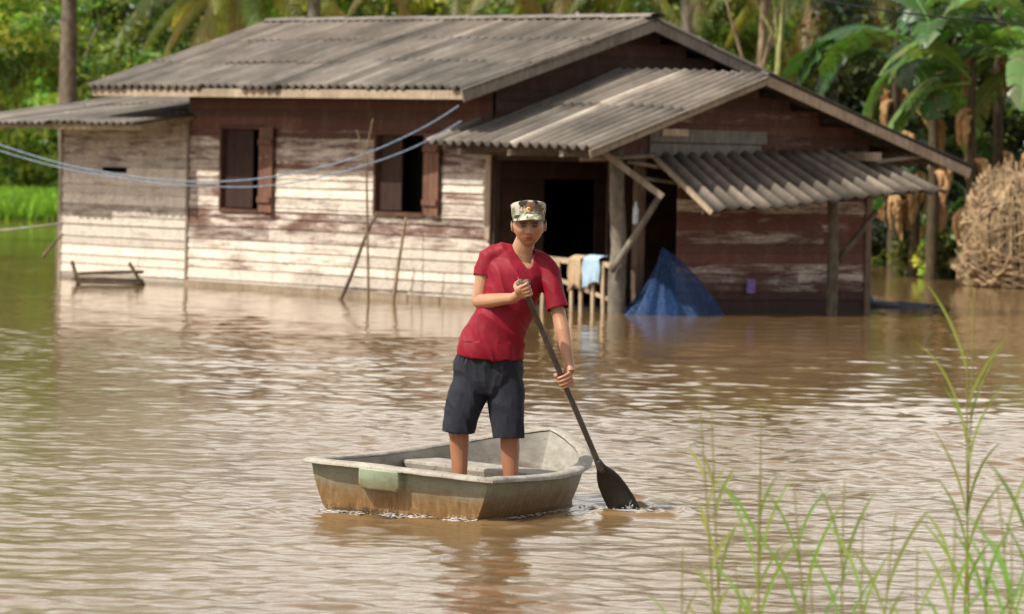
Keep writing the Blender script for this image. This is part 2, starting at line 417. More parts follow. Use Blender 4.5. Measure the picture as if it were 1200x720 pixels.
tr = 'trees standing behind the house'
def gp(px, d): p = P(px, 300, d); return Vector((p.x, d, 0))
tree('broadleaf_tree', gp(80,84), 9, .20, (0,0,8.5), (2.6,2.2,2.2), 60, 150, .20, (.07,.12,.025), 'thick bare grey trunk rising behind the left lean-to roof', lean=(-.025,0), bark=(.75,.7,.62), group=tr, seed=5)
tree('broadleaf_tree', gp(12,126), 8, .16, (0,0,4.8), (3.2,2.0,3.6), 120, 150, .22, (.10,.17,.03), 'leafy light green tree at the far left bank', group=tr, seed=6)
tree('broadleaf_tree', gp(165,100), 8, .14, (0,0,5.2), (2.4,2.0,3.2), 90, 150, .20, (.055,.10,.024), 'darker leafy tree behind the left end of the main roof', group=tr, seed=8)
tree('broadleaf_tree', gp(-60,92), 7, .13, (.4,0,4.6), (2.2,2.0,2.8), 80, 150, .18, (.08,.14,.028), 'leafy tree whose branches enter at the left edge above the lean-to', group=tr, seed=9)
tree('slender_tree', gp(882,80), 7.5, .10, (0,0,7.4), (1.8,1.5,1.5), 40, 130, .17, (.08,.13,.03), 'slender brown trunk behind the porch ridge, left one of a pair', bark=(1.5,1.3,1.05), lean=(.012,0), group='slim trunks behind the porch roof', seed=12)
tree('slender_tree', gp(903,78), 7.8, .065, (0,0,7.6), (1.6,1.5,1.4), 40, 130, .17, (.09,.14,.03), 'thinnest pale green trunk right behind the porch roof apex', bark=(1.6,1.9,.9), lean=(.02,0), group='slim trunks behind the porch roof', seed=13)
tree('broadleaf_tree', gp(700,98), 8.5, .15, (0,0,6.4), (3.4,2.0,2.8), 100, 150, .20, (.06,.10,.022), 'dark green tree behind the ridge of the main roof', group=tr, seed=15)
tree('broadleaf_tree', gp(960,100), 8, .14, (0,0,4.6), (3.0,2.0,3.4), 120, 150, .20, (.085,.14,.028), 'leafy tree between the porch roof and the banana plants', group=tr, seed=16)
tree('broadleaf_tree', gp(1160,96), 8, .14, (0,0,5.0), (3.0,2.0,3.6), 110, 150, .20, (.05,.09,.02), 'dark tree behind the banana plants on the right', group=tr, seed=18)

# coconut palms
def frond(mb, base, az, elev, L, droop, colr, width=.42, nl=46):
    d0 = Vector((math.cos(az)*math.cos(elev), math.sin(az)*math.cos(elev), math.sin(elev)))
    pts = []; p = Vector(base); d = d0.copy(); n = 22
    for i in range(n+1):
        pts.append(p.copy()); p = p+d*(L/n); d = (d+Vector((0,0,-droop/n*(.5+i/n*1.4)))).normalized()
    V = []; Fq = []; 
    for s in (-1,1):
        for k in range(nl):
            t = .1+.9*k/nl; q = t*n; i = min(int(q), n-1); p = pts[i].lerp(pts[i+1], q-i); tg = (pts[i+1]-pts[i]).normalized()
            sd = tg.cross(Vector((0,0,1))).normalized()*s; up = sd.cross(tg)*s
            ll = width*L*.34*(math.sin(math.pi*min(1,(t*.9+.12)))**.6+.15)*random.uniform(.85,1.1)
            ld = (sd*.85+tg*.6+Vector((0,0,-.35-random.random()*.35))).normalized()
            wd = tg*.028
            a = p; b = p+ld*ll*.5+Vector((0,0,.02)); c = p+ld*ll+Vector((0,0,-ll*.35))
            cc = [x*random.uniform(.75,1.25) for x in colr]
            mb.add([a-wd*.6,a+wd*.6,b+wd,b-wd,c], [(0,1,2,3),(3,2,4)], cc)
    mb.tube(pts, [.03*(1-i/(n+2)) for i in range(n+1)], 5, [x*1.3 for x in colr])
def palm(base, h, label, tilt=0, seed=1, nf=15, L=3.4, col=(.13,.17,.035), low=-.5):
    random.seed(seed); t = tag(empty('coconut_palm', base), label, 'palm tree', 'coconut palms behind the house')
    mb = MB(); mb.tube([(0,0,-1),(tilt*.2,0,h*.3),(tilt*.6,0,h*.7),(tilt,0,h)], [.19,.15,.13,.13], 12, (1,1,1), 10, .04)
    mb.build('trunk', M['bark'], t, True)
    for k in range(nf):
        m2 = MB(); az = k*2.399+random.uniform(-.2,.2); el = low+1.5*((k+.5)/nf)
        c = [x*random.uniform(.75,1.25) for x in col]
        if k < 1: c = (.30,.22,.09)
        frond(m2, (tilt,0,h), az, el, L*random.uniform(.85,1.1), 1.5, c)
        m2.build('frond', M['leaf'], t)
    return t
palm(gp(265,86), 5.5, 'coconut palm with pale fronds above the left slope of the main roof', .1, 21, 22, 3.0, (.34,.40,.14), -.8)
palm(gp(362,84), 6.6, 'coconut palm with its trunk behind the left part of the main ridge', 0, 22, 15, 3.3)
palm(gp(527,88), 6.4, 'coconut palm with a dark trunk behind the middle of the main ridge', .1, 23, 16, 3.6, (.16,.17,.04))
palm(gp(803,86), 6.5, 'coconut palm with its trunk behind the right part of the main roof', -.1, 24, 16, 3.5, (.12,.15,.035))
palm(gp(650,94), 6.4, 'coconut palm with yellowing fronds behind the main ridge', .2, 25, 16, 3.6, (.20,.18,.045))
palm(gp(990,90), 6.4, 'coconut palm with hanging yellow fronds above the porch gable', -.3, 26, 18, 3.4, (.19,.20,.05), -.9)

# banana plants
def banana_leaf(mb, base, az, elev, L, droop, col, W=.30, roll=0):
    p = Vector(base); d = Vector((math.cos(az)*math.cos(elev), math.sin(az)*math.cos(elev), math.sin(elev)))
    n = 26; pts = [p.copy()]
    for i in range(n):
        p = p+d*(L/n); d = (d+Vector((0,0,-droop/n*(.35+1.5*i/n)))).normalized(); pts.append(p.copy())
    fr = frames(pts)
    for s in (-1,1):
        i = 4
        while i < n:
            tear = random.choice([1,1,2,2,3]); j = min(n, i+tear)
            dr = random.uniform(-.35,.05)
            vs = []; cc = [x*random.uniform(.8,1.2) for x in col]
            for q in (i, j):
                t = q/n; wd = W*math.sin(math.pi*min(1,max(0,(t-.12)/.9)))**.55 if t<1 else 0
                tg = (pts[min(q+1,n)]-pts[q-1]).normalized(); sd = tg.cross(Vector((0,0,1)))
                sd = (sd.normalized() if sd.length>.05 else Vector((1,0,0)))*s
                sd = (Matrix.Rotation(roll, 3, tg) @ sd)
                gap = (.02 if q==i else -.02) if tear<3 else 0
                mid = pts[q]+sd*wd*.55+Vector((0,0,wd*.16))+tg*gap*.5; tip = pts[q]+sd*wd+Vector((0,0,wd*dr))+tg*(gap+.05)
                vs += [pts[q], mid, tip]
            mb.add(vs, [(0,3,4,1),(1,4,5,2)], cc); i = j
    mb.tube(pts, [.028*(1-i/(n+3)) for i in range(n+1)], 5, [min(1,x*1.9) for x in col])
def banana(px, py, d, h, label, seed, nl=9, L=2.0, az0=0, col=(.06,.125,.03), rad=.09, specials=()):
    random.seed(seed); b = P(px, py, d); t = tag(empty('banana_plant', (b.x, d, 0)), label, 'banana plant', 'banana plants beside the house')
    mb = MB(); mb.tube([(0,0,-.8),(.02,0,h*.4),(-.03,0,h*.75),(0,0,h)], [rad*1.3,rad*1.1,rad*.8,rad*.55], 10, (.38,.32,.20), 6, .08)
    mb.build('stem', M['bark'], t, True)
    specs = [(az0+k*2.1+random.uniform(-.3,.3), random.uniform(-.1,1.05), L*random.uniform(.8,1.15), random.uniform(1.5,2.9)) for k in range(nl)]
    for (az, el, ll, dr) in list(specials)+specs:
        m2 = MB(); k = random.random(); c = [x*(.6+.8*k) for x in col]
        banana_leaf(m2, (0,0,h*random.uniform(.85,1)), az, el, ll, dr, c, L*.15, random.uniform(-.5,.5)); m2.build('leaf', M['banana'], t, True)
    for k in range(9):      # dead leaves hanging by the stem
        m2 = MB(); a = random.uniform(0,6.28); z0 = h*random.uniform(.3,1)
        for q in range(5):
            o = Vector((math.cos(a)*.2, math.sin(a)*.2, 0))+Vector((random.uniform(-.07,.07),random.uniform(-.07,.07),0))
            L2 = random.uniform(.3,.7)
            pts = [Vector((0,0,z0)), o+Vector((0,0,z0-.05)), o*1.3+Vector((random.uniform(-.05,.05),0,z0-L2*.5)), o*1.1+Vector((0,0,z0-L2))]
            m2.tube(pts, [.02,.05,.06,.015], 5, (1,.8,.6), 3, .35)
        m2.build('dead_leaf', M['dry'], t)
banana(1090, 330, 77, 4.5, 'tall banana plant with dead hanging leaves beside the right roof end', 31, 10, 2.4, .4)
banana(1135, 335, 76.0, 4.0, 'banana plant with pale arching leaves behind the dry vines', 32, 9, 2.2, 1.4, (.12,.20,.055), specials=((R(20),.9,2.2,2.4),(R(-20),.6,2.2,2.2),(R(180),.7,1.9,2.6)))
banana(1070, 325, 79, 2.2, 'low banana plant with a long drooping leaf touching the water', 33, 6, 2.0, 2.2, (.045,.10,.035), specials=((R(215),.3,2.2,2.6),))
banana(1165, 325, 79, 5.0, 'tallest dark banana plant at the upper right corner', 34, 10, 2.6, .9)
banana(1045, 320, 84, 4.7, 'banana plant with broad leaves reaching over the porch roof end', 35, 10, 2.5, 2.9, (.05,.11,.04))
banana(1215, 330, 76, 4.4, 'banana plant at the right edge with split glossy leaves', 36, 9, 2.5, 2.4, (.13,.21,.07), specials=((R(170),.5,2.3,2.4),(R(200),.9,2.4,2.2)))
banana(1105, 330, 80.5, 1.2, 'young banana plant low among the dry stems', 37, 7, 1.3, 0, (.10,.20,.03), .06)

def shrub(px, py, d, rad, col, label, seed):
    b = P(px, py, d); r = np.random.default_rng(seed); t = tag(empty('shrub', (b.x, d, 0)), label, 'shrub', 'shrubs standing in the flood')
    K = 26; dd = r.normal(size=(K,3)); dd /= np.linalg.norm(dd,axis=1)[:,None]
    cen = dd*rad*(r.random(K)**.4)[:,None]*np.array([1,1,.8])+np.array([0,0,rad*.75]); cen[:,2] = np.abs(cen[:,2])+.05
    V,Fq,c = clump_cloud(cen, rad*(.25+.25*r.random(K)), 90, .16, col, r=r); link('foliage', make_mesh('foliage',V,Fq,c,False), M['leaf'], t)
    mb = MB(); random.seed(seed)
    for k in range(5): mb.tube([(0,0,-.5),(random.uniform(-.1,.1),0,.2),tuple(cen[k])], [.03,.02,.008], 6, (1,1,1), 3)
    mb.build('stem', M['bark'], t, True)
shrub(1100, 325, 78.2, .38, (.16,.34,.035), 'bright green low shrub at the foot of the banana plants', 41)
shrub(1078, 326, 79.5, .55, (.04,.055,.018), 'low dark shrub left of the bright green one', 46)
shrub(1118, 330, 77.5, .6, (.05,.07,.02), 'olive shrub at the left foot of the dry vines', 47)
shrub(1135, 322, 78.5, .7, (.035,.06,.015), 'dark shrub behind the heap of dry vines', 42)
shrub(1180, 322, 79, .8, (.03,.055,.015), 'dark shrub at the right edge behind the vines', 43)
shrub(1040, 292, 103, .7, (.12,.20,.04), 'small light green shrub at the far water edge right of the house', 44)
shrub(1075, 296, 98, .9, (.05,.09,.02), 'dark green shrub far behind the banana stems', 45)

for i,(qx,rr,cc,lb) in enumerate(((8,1.6,(.11,.17,.035),'round yellow-green bush on the left bank, at the picture edge'),(45,1.3,(.13,.20,.04),'yellow-green bush on the left bank close to the lean-to wall'))):
    shrub(qx, 225, 126.5, rr, cc, lb, 60+i)
# dark thicket behind the banana plants
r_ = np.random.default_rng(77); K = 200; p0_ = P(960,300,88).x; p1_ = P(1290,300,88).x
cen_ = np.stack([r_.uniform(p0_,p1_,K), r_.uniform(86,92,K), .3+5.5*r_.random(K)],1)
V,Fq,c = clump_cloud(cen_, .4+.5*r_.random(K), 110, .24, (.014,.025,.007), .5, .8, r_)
tag(link('dark_thicket', make_mesh('dark_thicket',V,Fq,c,False), M['leaf']), 'dark thicket filling the gaps behind the banana plants', 'thicket', kind='stuff')

# dry vine heap
def vines():
    random.seed(51); b = P(1192, 338, 73.5); t = tag(empty('dry_vine_heap', (b.x, 73.5, 0)), 'heap of tan dry looping vines at the right edge above the water', 'dry vines')
    def surf(a, z):   # half-round heap: bulging middle
        r = float(np.interp(z,[0,.3,.9,1.4,1.8,2.1],[.82,.95,.92,.80,.52,.15]))*(1+.10*math.sin(3*a+z*2)+.08*math.sin(7*a+z*5))
        return Vector((r*math.cos(a), r*math.sin(a)*.8, z))
    for g in range(3):
        mb = MB()
        for k in range(230):
            z = random.uniform(.08, 1.95)**1.0; a = random.uniform(0, 6.28); L = random.uniform(.5,1.3); pts = []
            sl = random.uniform(-.12,.12); ph = random.random()*6
            for i in range(7):
                aa = a+L*(i/6); pts.append(surf(aa, max(.02, z+sl*i/6+.09*math.sin(i*1.4+ph)-.20*math.sin(math.pi*i/6)))*random.uniform(.82,1.14))
                pts[-1].z = max(pts[-1].z, .03)
            c = random.uniform(.65,1.25); r0 = random.choice([.004,.006,.009,.014,.02])*random.uniform(.8,1.2)
            mb.tube(pts, [r0*.6,r0,r0,r0*1.1,r0,r0,r0*.5], 5, (c,c*random.uniform(.9,1.02),c*.95), 3, .2)
        for k in range(90):
            a = random.uniform(0,6.28); p0 = surf(a, 1.8)*.6; pts = [Vector((p0.x*.2,p0.y*.2,1.95)), surf(a,1.6), surf(a+.1,1.0)*1.03, surf(a+.15,random.uniform(.1,.5))]
            mb.tube(pts, [.006,.012,.010,.005], 5, (.9,.85,.8), 4, .2)
        mb.build('vine_bundle', M['dry'], t, True)
    mb = MB(); mb.ell((0,0,.72), (.72,.6,.95), None, 24, 14, (.22,.19,.15)); mb.build('vine_core', M['dry'], t, True)
vines()

# ------------------------------------------------------------------ the house
TH = R(52); DO = 58.5
o_px = P(573, 358, DO); O = Vector((o_px.x, DO, 0))
house = tag(empty('wooden_house', O, -TH), 'weathered plank house with grey corrugated roofs standing in brown floodwater', 'house')
HM = Matrix.Translation(O) @ Matrix.Rotation(-TH, 4, 'Z'); HI = HM.inverted()
XL = HM.to_3x3() @ Vector((1,0,0)); YL = HM.to_3x3() @ Vector((0,1,0))
def fac(px, py, y=0.0):
    q = HI @ on_plane(px, py, O+YL*y, YL); return (q.x, q.z)
def gab(px, py, x=2.7):
    q = HI @ on_plane(px, py, O+XL*x, XL); return (q.y, q.z)
XM = fac(220, 330)[0]; XA = fac(72, 328)[0]; XP = fac(718, 368)[0]; YG = gab(1012, 370, XP)[0]
print('house dims', XM, XA, XP, YG)
def plank_rows(mb, x0, x1, z0, z1, tr, holes=(), xlim=None, ph=.15, white=lambda x,z: .5, red=.5, bright=1.0, thick=.022, broken=0):
    """tr(x, depth, z) maps wall coordinates to the house frame; depth is outward."""
    z = z0
    while z < z1-.02:
        h = ph*random.uniform(.75,1.25); zt = min(z+h, z1)
        for br in sorted(q for hh in holes for q in hh[2:]):
            if z+.012 < br < zt+.03: zt = br; break
        zm = (z+zt)/2
        a, b = x0, x1
        if xlim: lo, hi = xlim(zt); a = max(a, lo); b = min(b, hi)
        segs = [(a, b)] if b-a > .05 else []
        for (hx0,hx1,hz0,hz1) in holes:
            if hz0 < zm < hz1:
                ns = []
                for s in segs:
                    if hx1 <= s[0] or hx0 >= s[1]: ns.append(s)
                    else:
                        if s[0] < hx0: ns.append((s[0],hx0))
                        if s[1] > hx1: ns.append((hx1,s[1]))
                segs = ns
        for s in segs:
            x = s[0]
            while x < s[1]-1e-4:
                L = random.uniform(2.0,5.0); e = x+L
                if s[1]-e < .7: e = s[1]
                g = random.uniform(.72,1.12)*bright; wv = white((x+e)/2, zm)+random.uniform(-.13,.13)
                col = (wv, g, min(1,max(0,red+random.uniform(-.35,.35))))
                j = [random.uniform(-.003,.003) for _ in range(4)]
                n = 5; vs = []
                for i in range(n+1):
                    xx = x+.002+(e-x-.004)*i/n; wv2 = random.uniform(-.004,.004)
                    vs += [tr(xx, thick+.012+j[0], z-.012+wv2), tr(xx, thick*.5+j[1], zt+wv2), tr(xx, 0, zt+wv2), tr(xx, .004, z-.012+wv2)]
                fs = [(0,3,2,1)]
                for i in range(n):
                    q = i*4
                    for k in range(4): fs.append((q+k, q+(k+1)%4, q+4+(k+1)%4, q+4+k))
                q = n*4; fs.append((q,q+1,q+2,q+3))
                mb.add(vs, fs, col); x = e
        z = zt
# eave, ridge levels
E_O, R_O = .9, .53       # eave overhang, rake overhang
ZE, ZR, YR = 2.93, 4.0, 2.4
def zroof(y): return ZE+(ZR-ZE)*(y+E_O)/(YR+E_O) if y <= YR else ZR-(ZR-ZE)*(y-YR)/(YR+E_O)
LW = 2*YR
w1a = fac(263,150); w1b = fac(306,246); w2a = fac(444,157); w2b = fac(498,250)
vh = (fac(121,195), fac(150,203))
W1 = (w1a[0], fac(305,246)[0], w1b[1], w1a[1]); W2 = (w2a[0], fac(498,250)[0], w2b[1], w2a[1]); VH = (vh[0][0], vh[1][0], vh[1][1], vh[0][1])
print('win', W1, W2, VH)
fr = lambda x, d, z: (x, -d, z)
random.seed(101)
mb = MB()
def wf(x, z):
    b = float(np.interp(z,[0,1.1,2.0,2.2,2.28],[.62,.55,.46,.36,.06]))
    b += .12*math.sin(x*2.1+z*7)*math.sin(x*.9+z*3.3)
    return b
plank_rows(mb, XM, 0, -.5, zroof(0)-.06, fr, [W1, W2], white=wf, red=.75)
mb.build('front_wall', M['planks'], house)
mb = MB(); AE_O = 1.1; AZE = 2.40; AP = .15    # annex eave overhang, level and pitch
plank_rows(mb, XA, XM-.012, -.5, AZE+AP*AE_O+.02, fr, [VH], white=lambda x,z: .62+.1*(z<.9), red=.15)
mb.build('annex_wall', M['planks'], house)
# end walls, rear wall, partition
zA = lambda y: AZE+AP*(y+AE_O)
mb = MB(); plank_rows(mb, 0, LW, -.5, AZE+AP*(AE_O+2), lambda y,d,z: (XA-d, y, z), white=lambda x,z:.5, red=.3, xlim=lambda z:(max(0,(z-AZE)/AP-AE_O+.15), 3.2)); 
plank_rows(mb, 0, LW, 0.2, ZR, lambda y,d,z: (XM-.03-d, y, z), white=lambda x,z:.2, red=.5, xlim=lambda z:(max(0,(z-ZE)/(ZR-ZE)*(YR+E_O)-E_O+.1), min(LW, LW-((z-ZE)/(ZR-ZE)*(YR+E_O)-E_O+.1))))
mb.build('left_end_wall', M['planks'], house)
mb = MB(); DOOR = (.9,1.8,-.5,1.75)
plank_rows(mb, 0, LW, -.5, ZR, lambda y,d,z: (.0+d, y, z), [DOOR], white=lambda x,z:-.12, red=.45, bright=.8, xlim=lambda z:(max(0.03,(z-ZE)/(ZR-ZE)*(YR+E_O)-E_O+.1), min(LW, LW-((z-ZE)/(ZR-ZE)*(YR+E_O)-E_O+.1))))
mb.build('right_end_wall', M['planks'], house)
mb = MB(); plank_rows(mb, XM, 0, -.5, zroof(LW)-.05, lambda x,d,z: (x, LW+d, z), white=lambda x,z:.2); plank_rows(mb, XA, XM, -.5, 2.3, lambda x,d,z: (x, 3.2+d, z), white=lambda x,z:.2)
mb.build('rear_wall', M['planks'], house)
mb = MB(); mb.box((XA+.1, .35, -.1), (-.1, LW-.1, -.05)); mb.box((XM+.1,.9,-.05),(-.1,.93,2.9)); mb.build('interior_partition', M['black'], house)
# gable-wing: wall, plinth, gable boards
GX = XP; G2E, G2R = 2.16, 3.20; GYR = 2.1; GL, GR = .9, 3.75   # left overhang from y=0, right half span
def z2(y): return G2E+(G2R-G2E)*(y+GL)/(GYR+GL) if y <= GYR else G2R-(G2R-2.03)*(y-GYR)/GR
yw0 = gab(792, 300, XP)[0]
yi = lambda z: (max(0,(z-G2E)/(G2R-G2E)*(GYR+GL)-GL+.06), GYR+(G2R-z)/(G2R-2.03)*GR-.06)
random.seed(102); mb = MB()
plank_rows(mb, yw0, YG, .30, 1.95, lambda y,d,z: (GX+d, y, z), white=lambda x,z: random.choice([.08,.18,.28,.38,.42]), red=.95, bright=1.2)
mb.build('side_wall', M['planks'], house)
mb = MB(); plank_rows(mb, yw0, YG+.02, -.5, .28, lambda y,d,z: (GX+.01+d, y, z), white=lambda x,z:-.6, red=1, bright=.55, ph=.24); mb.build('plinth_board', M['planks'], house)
mb = MB(); yb = gab(762,160,XP)[0]
plank_rows(mb, .02, YG, 2.05, G2R-.05, lambda y,d,z: (GX-.01+d, y, z), xlim=yi, white=lambda x,z: .18, red=.55, ph=.17, bright=1.0)
mb.build('gable_board', M['planks'], house)
mb = MB(); pa = gab(762,165,XP+.05); pb = gab(893,143,XP+.05)
for k in range(2): mb.box((GX+.030, pa[0], 2.08+k*.19), (GX+.05, pb[0]+.1*k, 2.255+k*.19), (.75,.85,.95), .004)
mb.build('grey_gable_panel', M['wood_pale'], house)
mb = MB(); q0 = gab(776,151,XP+.06); q1 = gab(806,160,XP+.06); mb.box((GX+.052, q0[0], q1[1]), (GX+.075, q1[0], q0[1]), (2.2,2.1,1.95)); mb.build('pale_board', M['wood_pale'], house)
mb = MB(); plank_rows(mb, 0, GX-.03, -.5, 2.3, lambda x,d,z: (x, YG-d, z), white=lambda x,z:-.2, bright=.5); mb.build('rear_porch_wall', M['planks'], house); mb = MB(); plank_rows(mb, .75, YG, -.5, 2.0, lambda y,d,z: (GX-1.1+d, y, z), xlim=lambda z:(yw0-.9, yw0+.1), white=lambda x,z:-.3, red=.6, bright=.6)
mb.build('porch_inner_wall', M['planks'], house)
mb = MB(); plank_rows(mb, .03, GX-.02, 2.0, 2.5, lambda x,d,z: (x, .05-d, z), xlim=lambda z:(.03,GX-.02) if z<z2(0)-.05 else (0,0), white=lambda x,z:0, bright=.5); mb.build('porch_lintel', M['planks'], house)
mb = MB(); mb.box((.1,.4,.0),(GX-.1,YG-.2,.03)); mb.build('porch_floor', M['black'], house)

# corrugated roofs
def corr(name, e0, e1, r0, r1, lam, amp, rows, mat, sheet=5, over=.008, seed=0, sag=.03, jit=.04, tint=(1,1,1)):
    """e0-e1 eave, r0-r1 ridge, house frame"""
    rr = np.random.default_rng(seed); e0,e1,r0,r1 = [np.array(p, float) for p in (e0,e1,r0,r1)]
    L = np.linalg.norm(e1-e0); nw = L/lam; nc = int(nw*8)+1; u = np.linspace(0,1,nc)
    nrm = np.cross(e1-e0, r0-e0); nrm /= np.linalg.norm(nrm); nrm *= np.sign(nrm[2])
    S = np.linalg.norm(r0-e0); V=[];Fq=[];C=[];b=0
    sid = np.floor(u*nw/sheet).astype(int); wave = amp*np.cos(2*np.pi*u*nw); rib = np.exp(rr.normal(0,.22,400))[np.floor(u*nw+.5).astype(int)]
    for k in range(rows):
        v0, v1 = k/rows, (k+1)/rows+.03*(k<rows-1); nv = 8
        off = rr.normal(0,jit,200)[sid]/S; tn = np.exp(rr.normal(0,.10,200))[sid]; hh = rr.normal(0,.004,200)[sid]
        for i in range(nv):
            t = i/(nv-1); v = v0+(v1-v0)*t+off*(1-t)*(1 if k else .6)
            p = (e0[None]*(1-u[:,None])+e1[None]*u[:,None])*(1-v[:,None])+(r0[None]*(1-u[:,None])+r1[None]*u[:,None])*v[:,None]
            sg = -sag*np.sin(np.pi*np.clip(v,0,1))*np.sin(u*7+k)*.8
            p = p+nrm[None]*(wave+over*(1-t)+hh+sg)[:,None]; V.append(p)
            g = np.stack([tn*tint[0],tn*tint[1]*(1-.02*k),tn*tint[2]*(1-.04*k)],1)*rib[:,None]*(.22+.85*np.clip(.5+.5*np.cos(2*np.pi*u*nw),0,1))[:,None]  # tint darkened in the corrugation valleys, painting their shade into the colour
            C.append(g)
        for i in range(nv-1):
            a = b+i*nc+np.arange(nc-1); Fq.append(np.stack([a,a+1,a+nc+1,a+nc],1))
        b += nv*nc
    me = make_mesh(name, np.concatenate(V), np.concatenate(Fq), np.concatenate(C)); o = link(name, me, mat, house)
    m = o.modifiers.new('thickness','SOLIDIFY'); m.thickness = .008; m.offset = -1; return o
X0 = R_O; X1 = fac(105,97,-E_O)[0]
print('main roof left', X1)
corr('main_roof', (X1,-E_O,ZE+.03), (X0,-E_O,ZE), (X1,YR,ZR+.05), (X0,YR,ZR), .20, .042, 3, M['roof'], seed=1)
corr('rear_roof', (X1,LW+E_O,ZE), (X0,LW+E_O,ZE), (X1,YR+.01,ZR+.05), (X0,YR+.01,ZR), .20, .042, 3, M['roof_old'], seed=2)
mb = MB()
for i in range(9):
    a = X1+(X0-X1)*i/9; b = X1+(X0-X1)*(i+1)/9+.04; pr = [(math.cos(t)*.15, math.sin(t)*.055) for t in np.linspace(0,math.pi,7)]
    r0 = [Vector((a, YR+c, ZR+.0+s+.05*(1-i/9))) for c,s in pr]; r1 = [Vector((b, YR+c*.95, ZR+.006+s+.05*(1-i/9))) for c,s in pr]
    g = random.uniform(.8,1.1); mb.add(r0+r1, [(j,j+1,j+8,j+7) for j in range(6)], (g,g,g))
mb.build('ridge_cap', M['roof'], house, True)
GF = GX+.62            # front of gable-wing roof
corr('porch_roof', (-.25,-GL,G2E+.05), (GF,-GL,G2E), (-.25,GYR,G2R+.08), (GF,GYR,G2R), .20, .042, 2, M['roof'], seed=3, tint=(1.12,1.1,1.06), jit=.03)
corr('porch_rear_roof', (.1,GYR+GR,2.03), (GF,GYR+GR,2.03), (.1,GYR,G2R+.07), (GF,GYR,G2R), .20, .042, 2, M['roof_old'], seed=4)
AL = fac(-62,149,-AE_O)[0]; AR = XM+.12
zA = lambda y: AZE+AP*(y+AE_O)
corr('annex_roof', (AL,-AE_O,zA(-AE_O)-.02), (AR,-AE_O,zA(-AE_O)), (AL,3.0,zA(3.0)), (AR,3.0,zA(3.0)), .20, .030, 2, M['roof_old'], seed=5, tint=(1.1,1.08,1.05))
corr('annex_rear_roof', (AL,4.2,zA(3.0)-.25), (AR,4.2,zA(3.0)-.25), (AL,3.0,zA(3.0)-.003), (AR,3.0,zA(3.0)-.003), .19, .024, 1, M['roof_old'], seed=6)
# fascia and barge boards
mb = MB(); mb.beam((X1+.03,-E_O+.05,ZE-.055), (X0-.06,-E_O+.05,ZE-.085), .03, .12, (1.25,1.18,1.05)); mb.build('fascia_board', M['wood_pale'], house)
mb = MB(); up = Vector((0,0,1))
mb.beam((X0-.03,-E_O-.01,ZE-.10), (X0-.03,YR,ZR-.10), .03, .17, (.85,.85,.85)); mb.build('barge_board', M['wood_pale'], house)
mb = MB(); mb.beam((X0-.03,LW+E_O,ZE-.10), (X0-.03,YR,ZR-.10), .028, .17, (.85,.85,.85)); mb.build('barge_board', M['wood_pale'], house)
mb = MB(); mb.beam((GF-.03,-GL-.02,G2E-.075), (GF-.03,GYR,G2R-.075), .03, .10, (1.15,1.1,1.0)); mb.build('barge_board', M['wood_pale'], house)
mb = MB(); mb.beam((GF-.034,GYR+GR,2.03-.09), (GF-.034,GYR,G2R-.09), .028, .13, (1.5,1.4,1.3)); mb.build('barge_board', M['wood_pale'], house)
mb = MB()   # purlins and rafters under the wing roof
for y in (-.7,0.4,1.5,2.7,3.7,4.9): mb.beam((-.1,y,z2(y)-.085),(GF-.07,y,z2(y)-.085),.05,.09)
for y in (-.6,1.0): mb.beam((X1+.3,y,zroof(y)-.085),(X0-.08,y,zroof(y)-.085),.05,.09)
mb.build('purlin', M['wood_dark'], house)
mb = MB()
for k in range(3):
    y = -.8+.2; x = .3+k*1.1; mb.box((x-.04,-GL+.1,G2E-.11),(x+.04,.0,G2E-.03))
mb.build('rafter_end', M['wood_pale'], house)
mb = MB(); mb.beam((AL+.3,-AE_O+.15,zA(-AE_O+.15)-.08),(AR,-AE_O+.15,zA(-AE_O+.15)-.08),.05,.07,(1.2,1.2,.9)); mb.beam((AR-.06,-AE_O+.1,zA(-AE_O)-.05),(AR-.06,.0,zA(0)-.05),.05,.07,(1.2,1.2,.9)); mb.build('annex_beam', M['wood_pale'], house)
# corner boards
mb = MB(); mb.box((-.06,-.062,.9),(.045,-.036,2.25),(1.35,1.25,1.1)); mb.build('corner_board', M['wood_pale'], house)
mb = MB(); mb.box((XM-.03,-.05,.0),(XM+.03,-.034,2.5),(.9,.85,.8)); mb.build('corner_board', M['wood_pale'], house)
mb = MB(); mb.box((XA-.03,-.045,-.4),(XA+.02,.03,2.5),(1.2,1.15,1.1)); mb.build('corner_board', M['wood_pale'], house)
mb = MB(); mb.box((GX-.06,YG-.04,-.4),(GX+.06,YG+.06,1.95),(.8,.65,.6)); mb.build('corner_board', M['wood_pale'], house)
mb = MB(); mb.box((XM,-.075,-.02),(-.05,-.037,.085),(1,.95,.85), .01); mb.build('sill_board', M['wood_pale'], house)
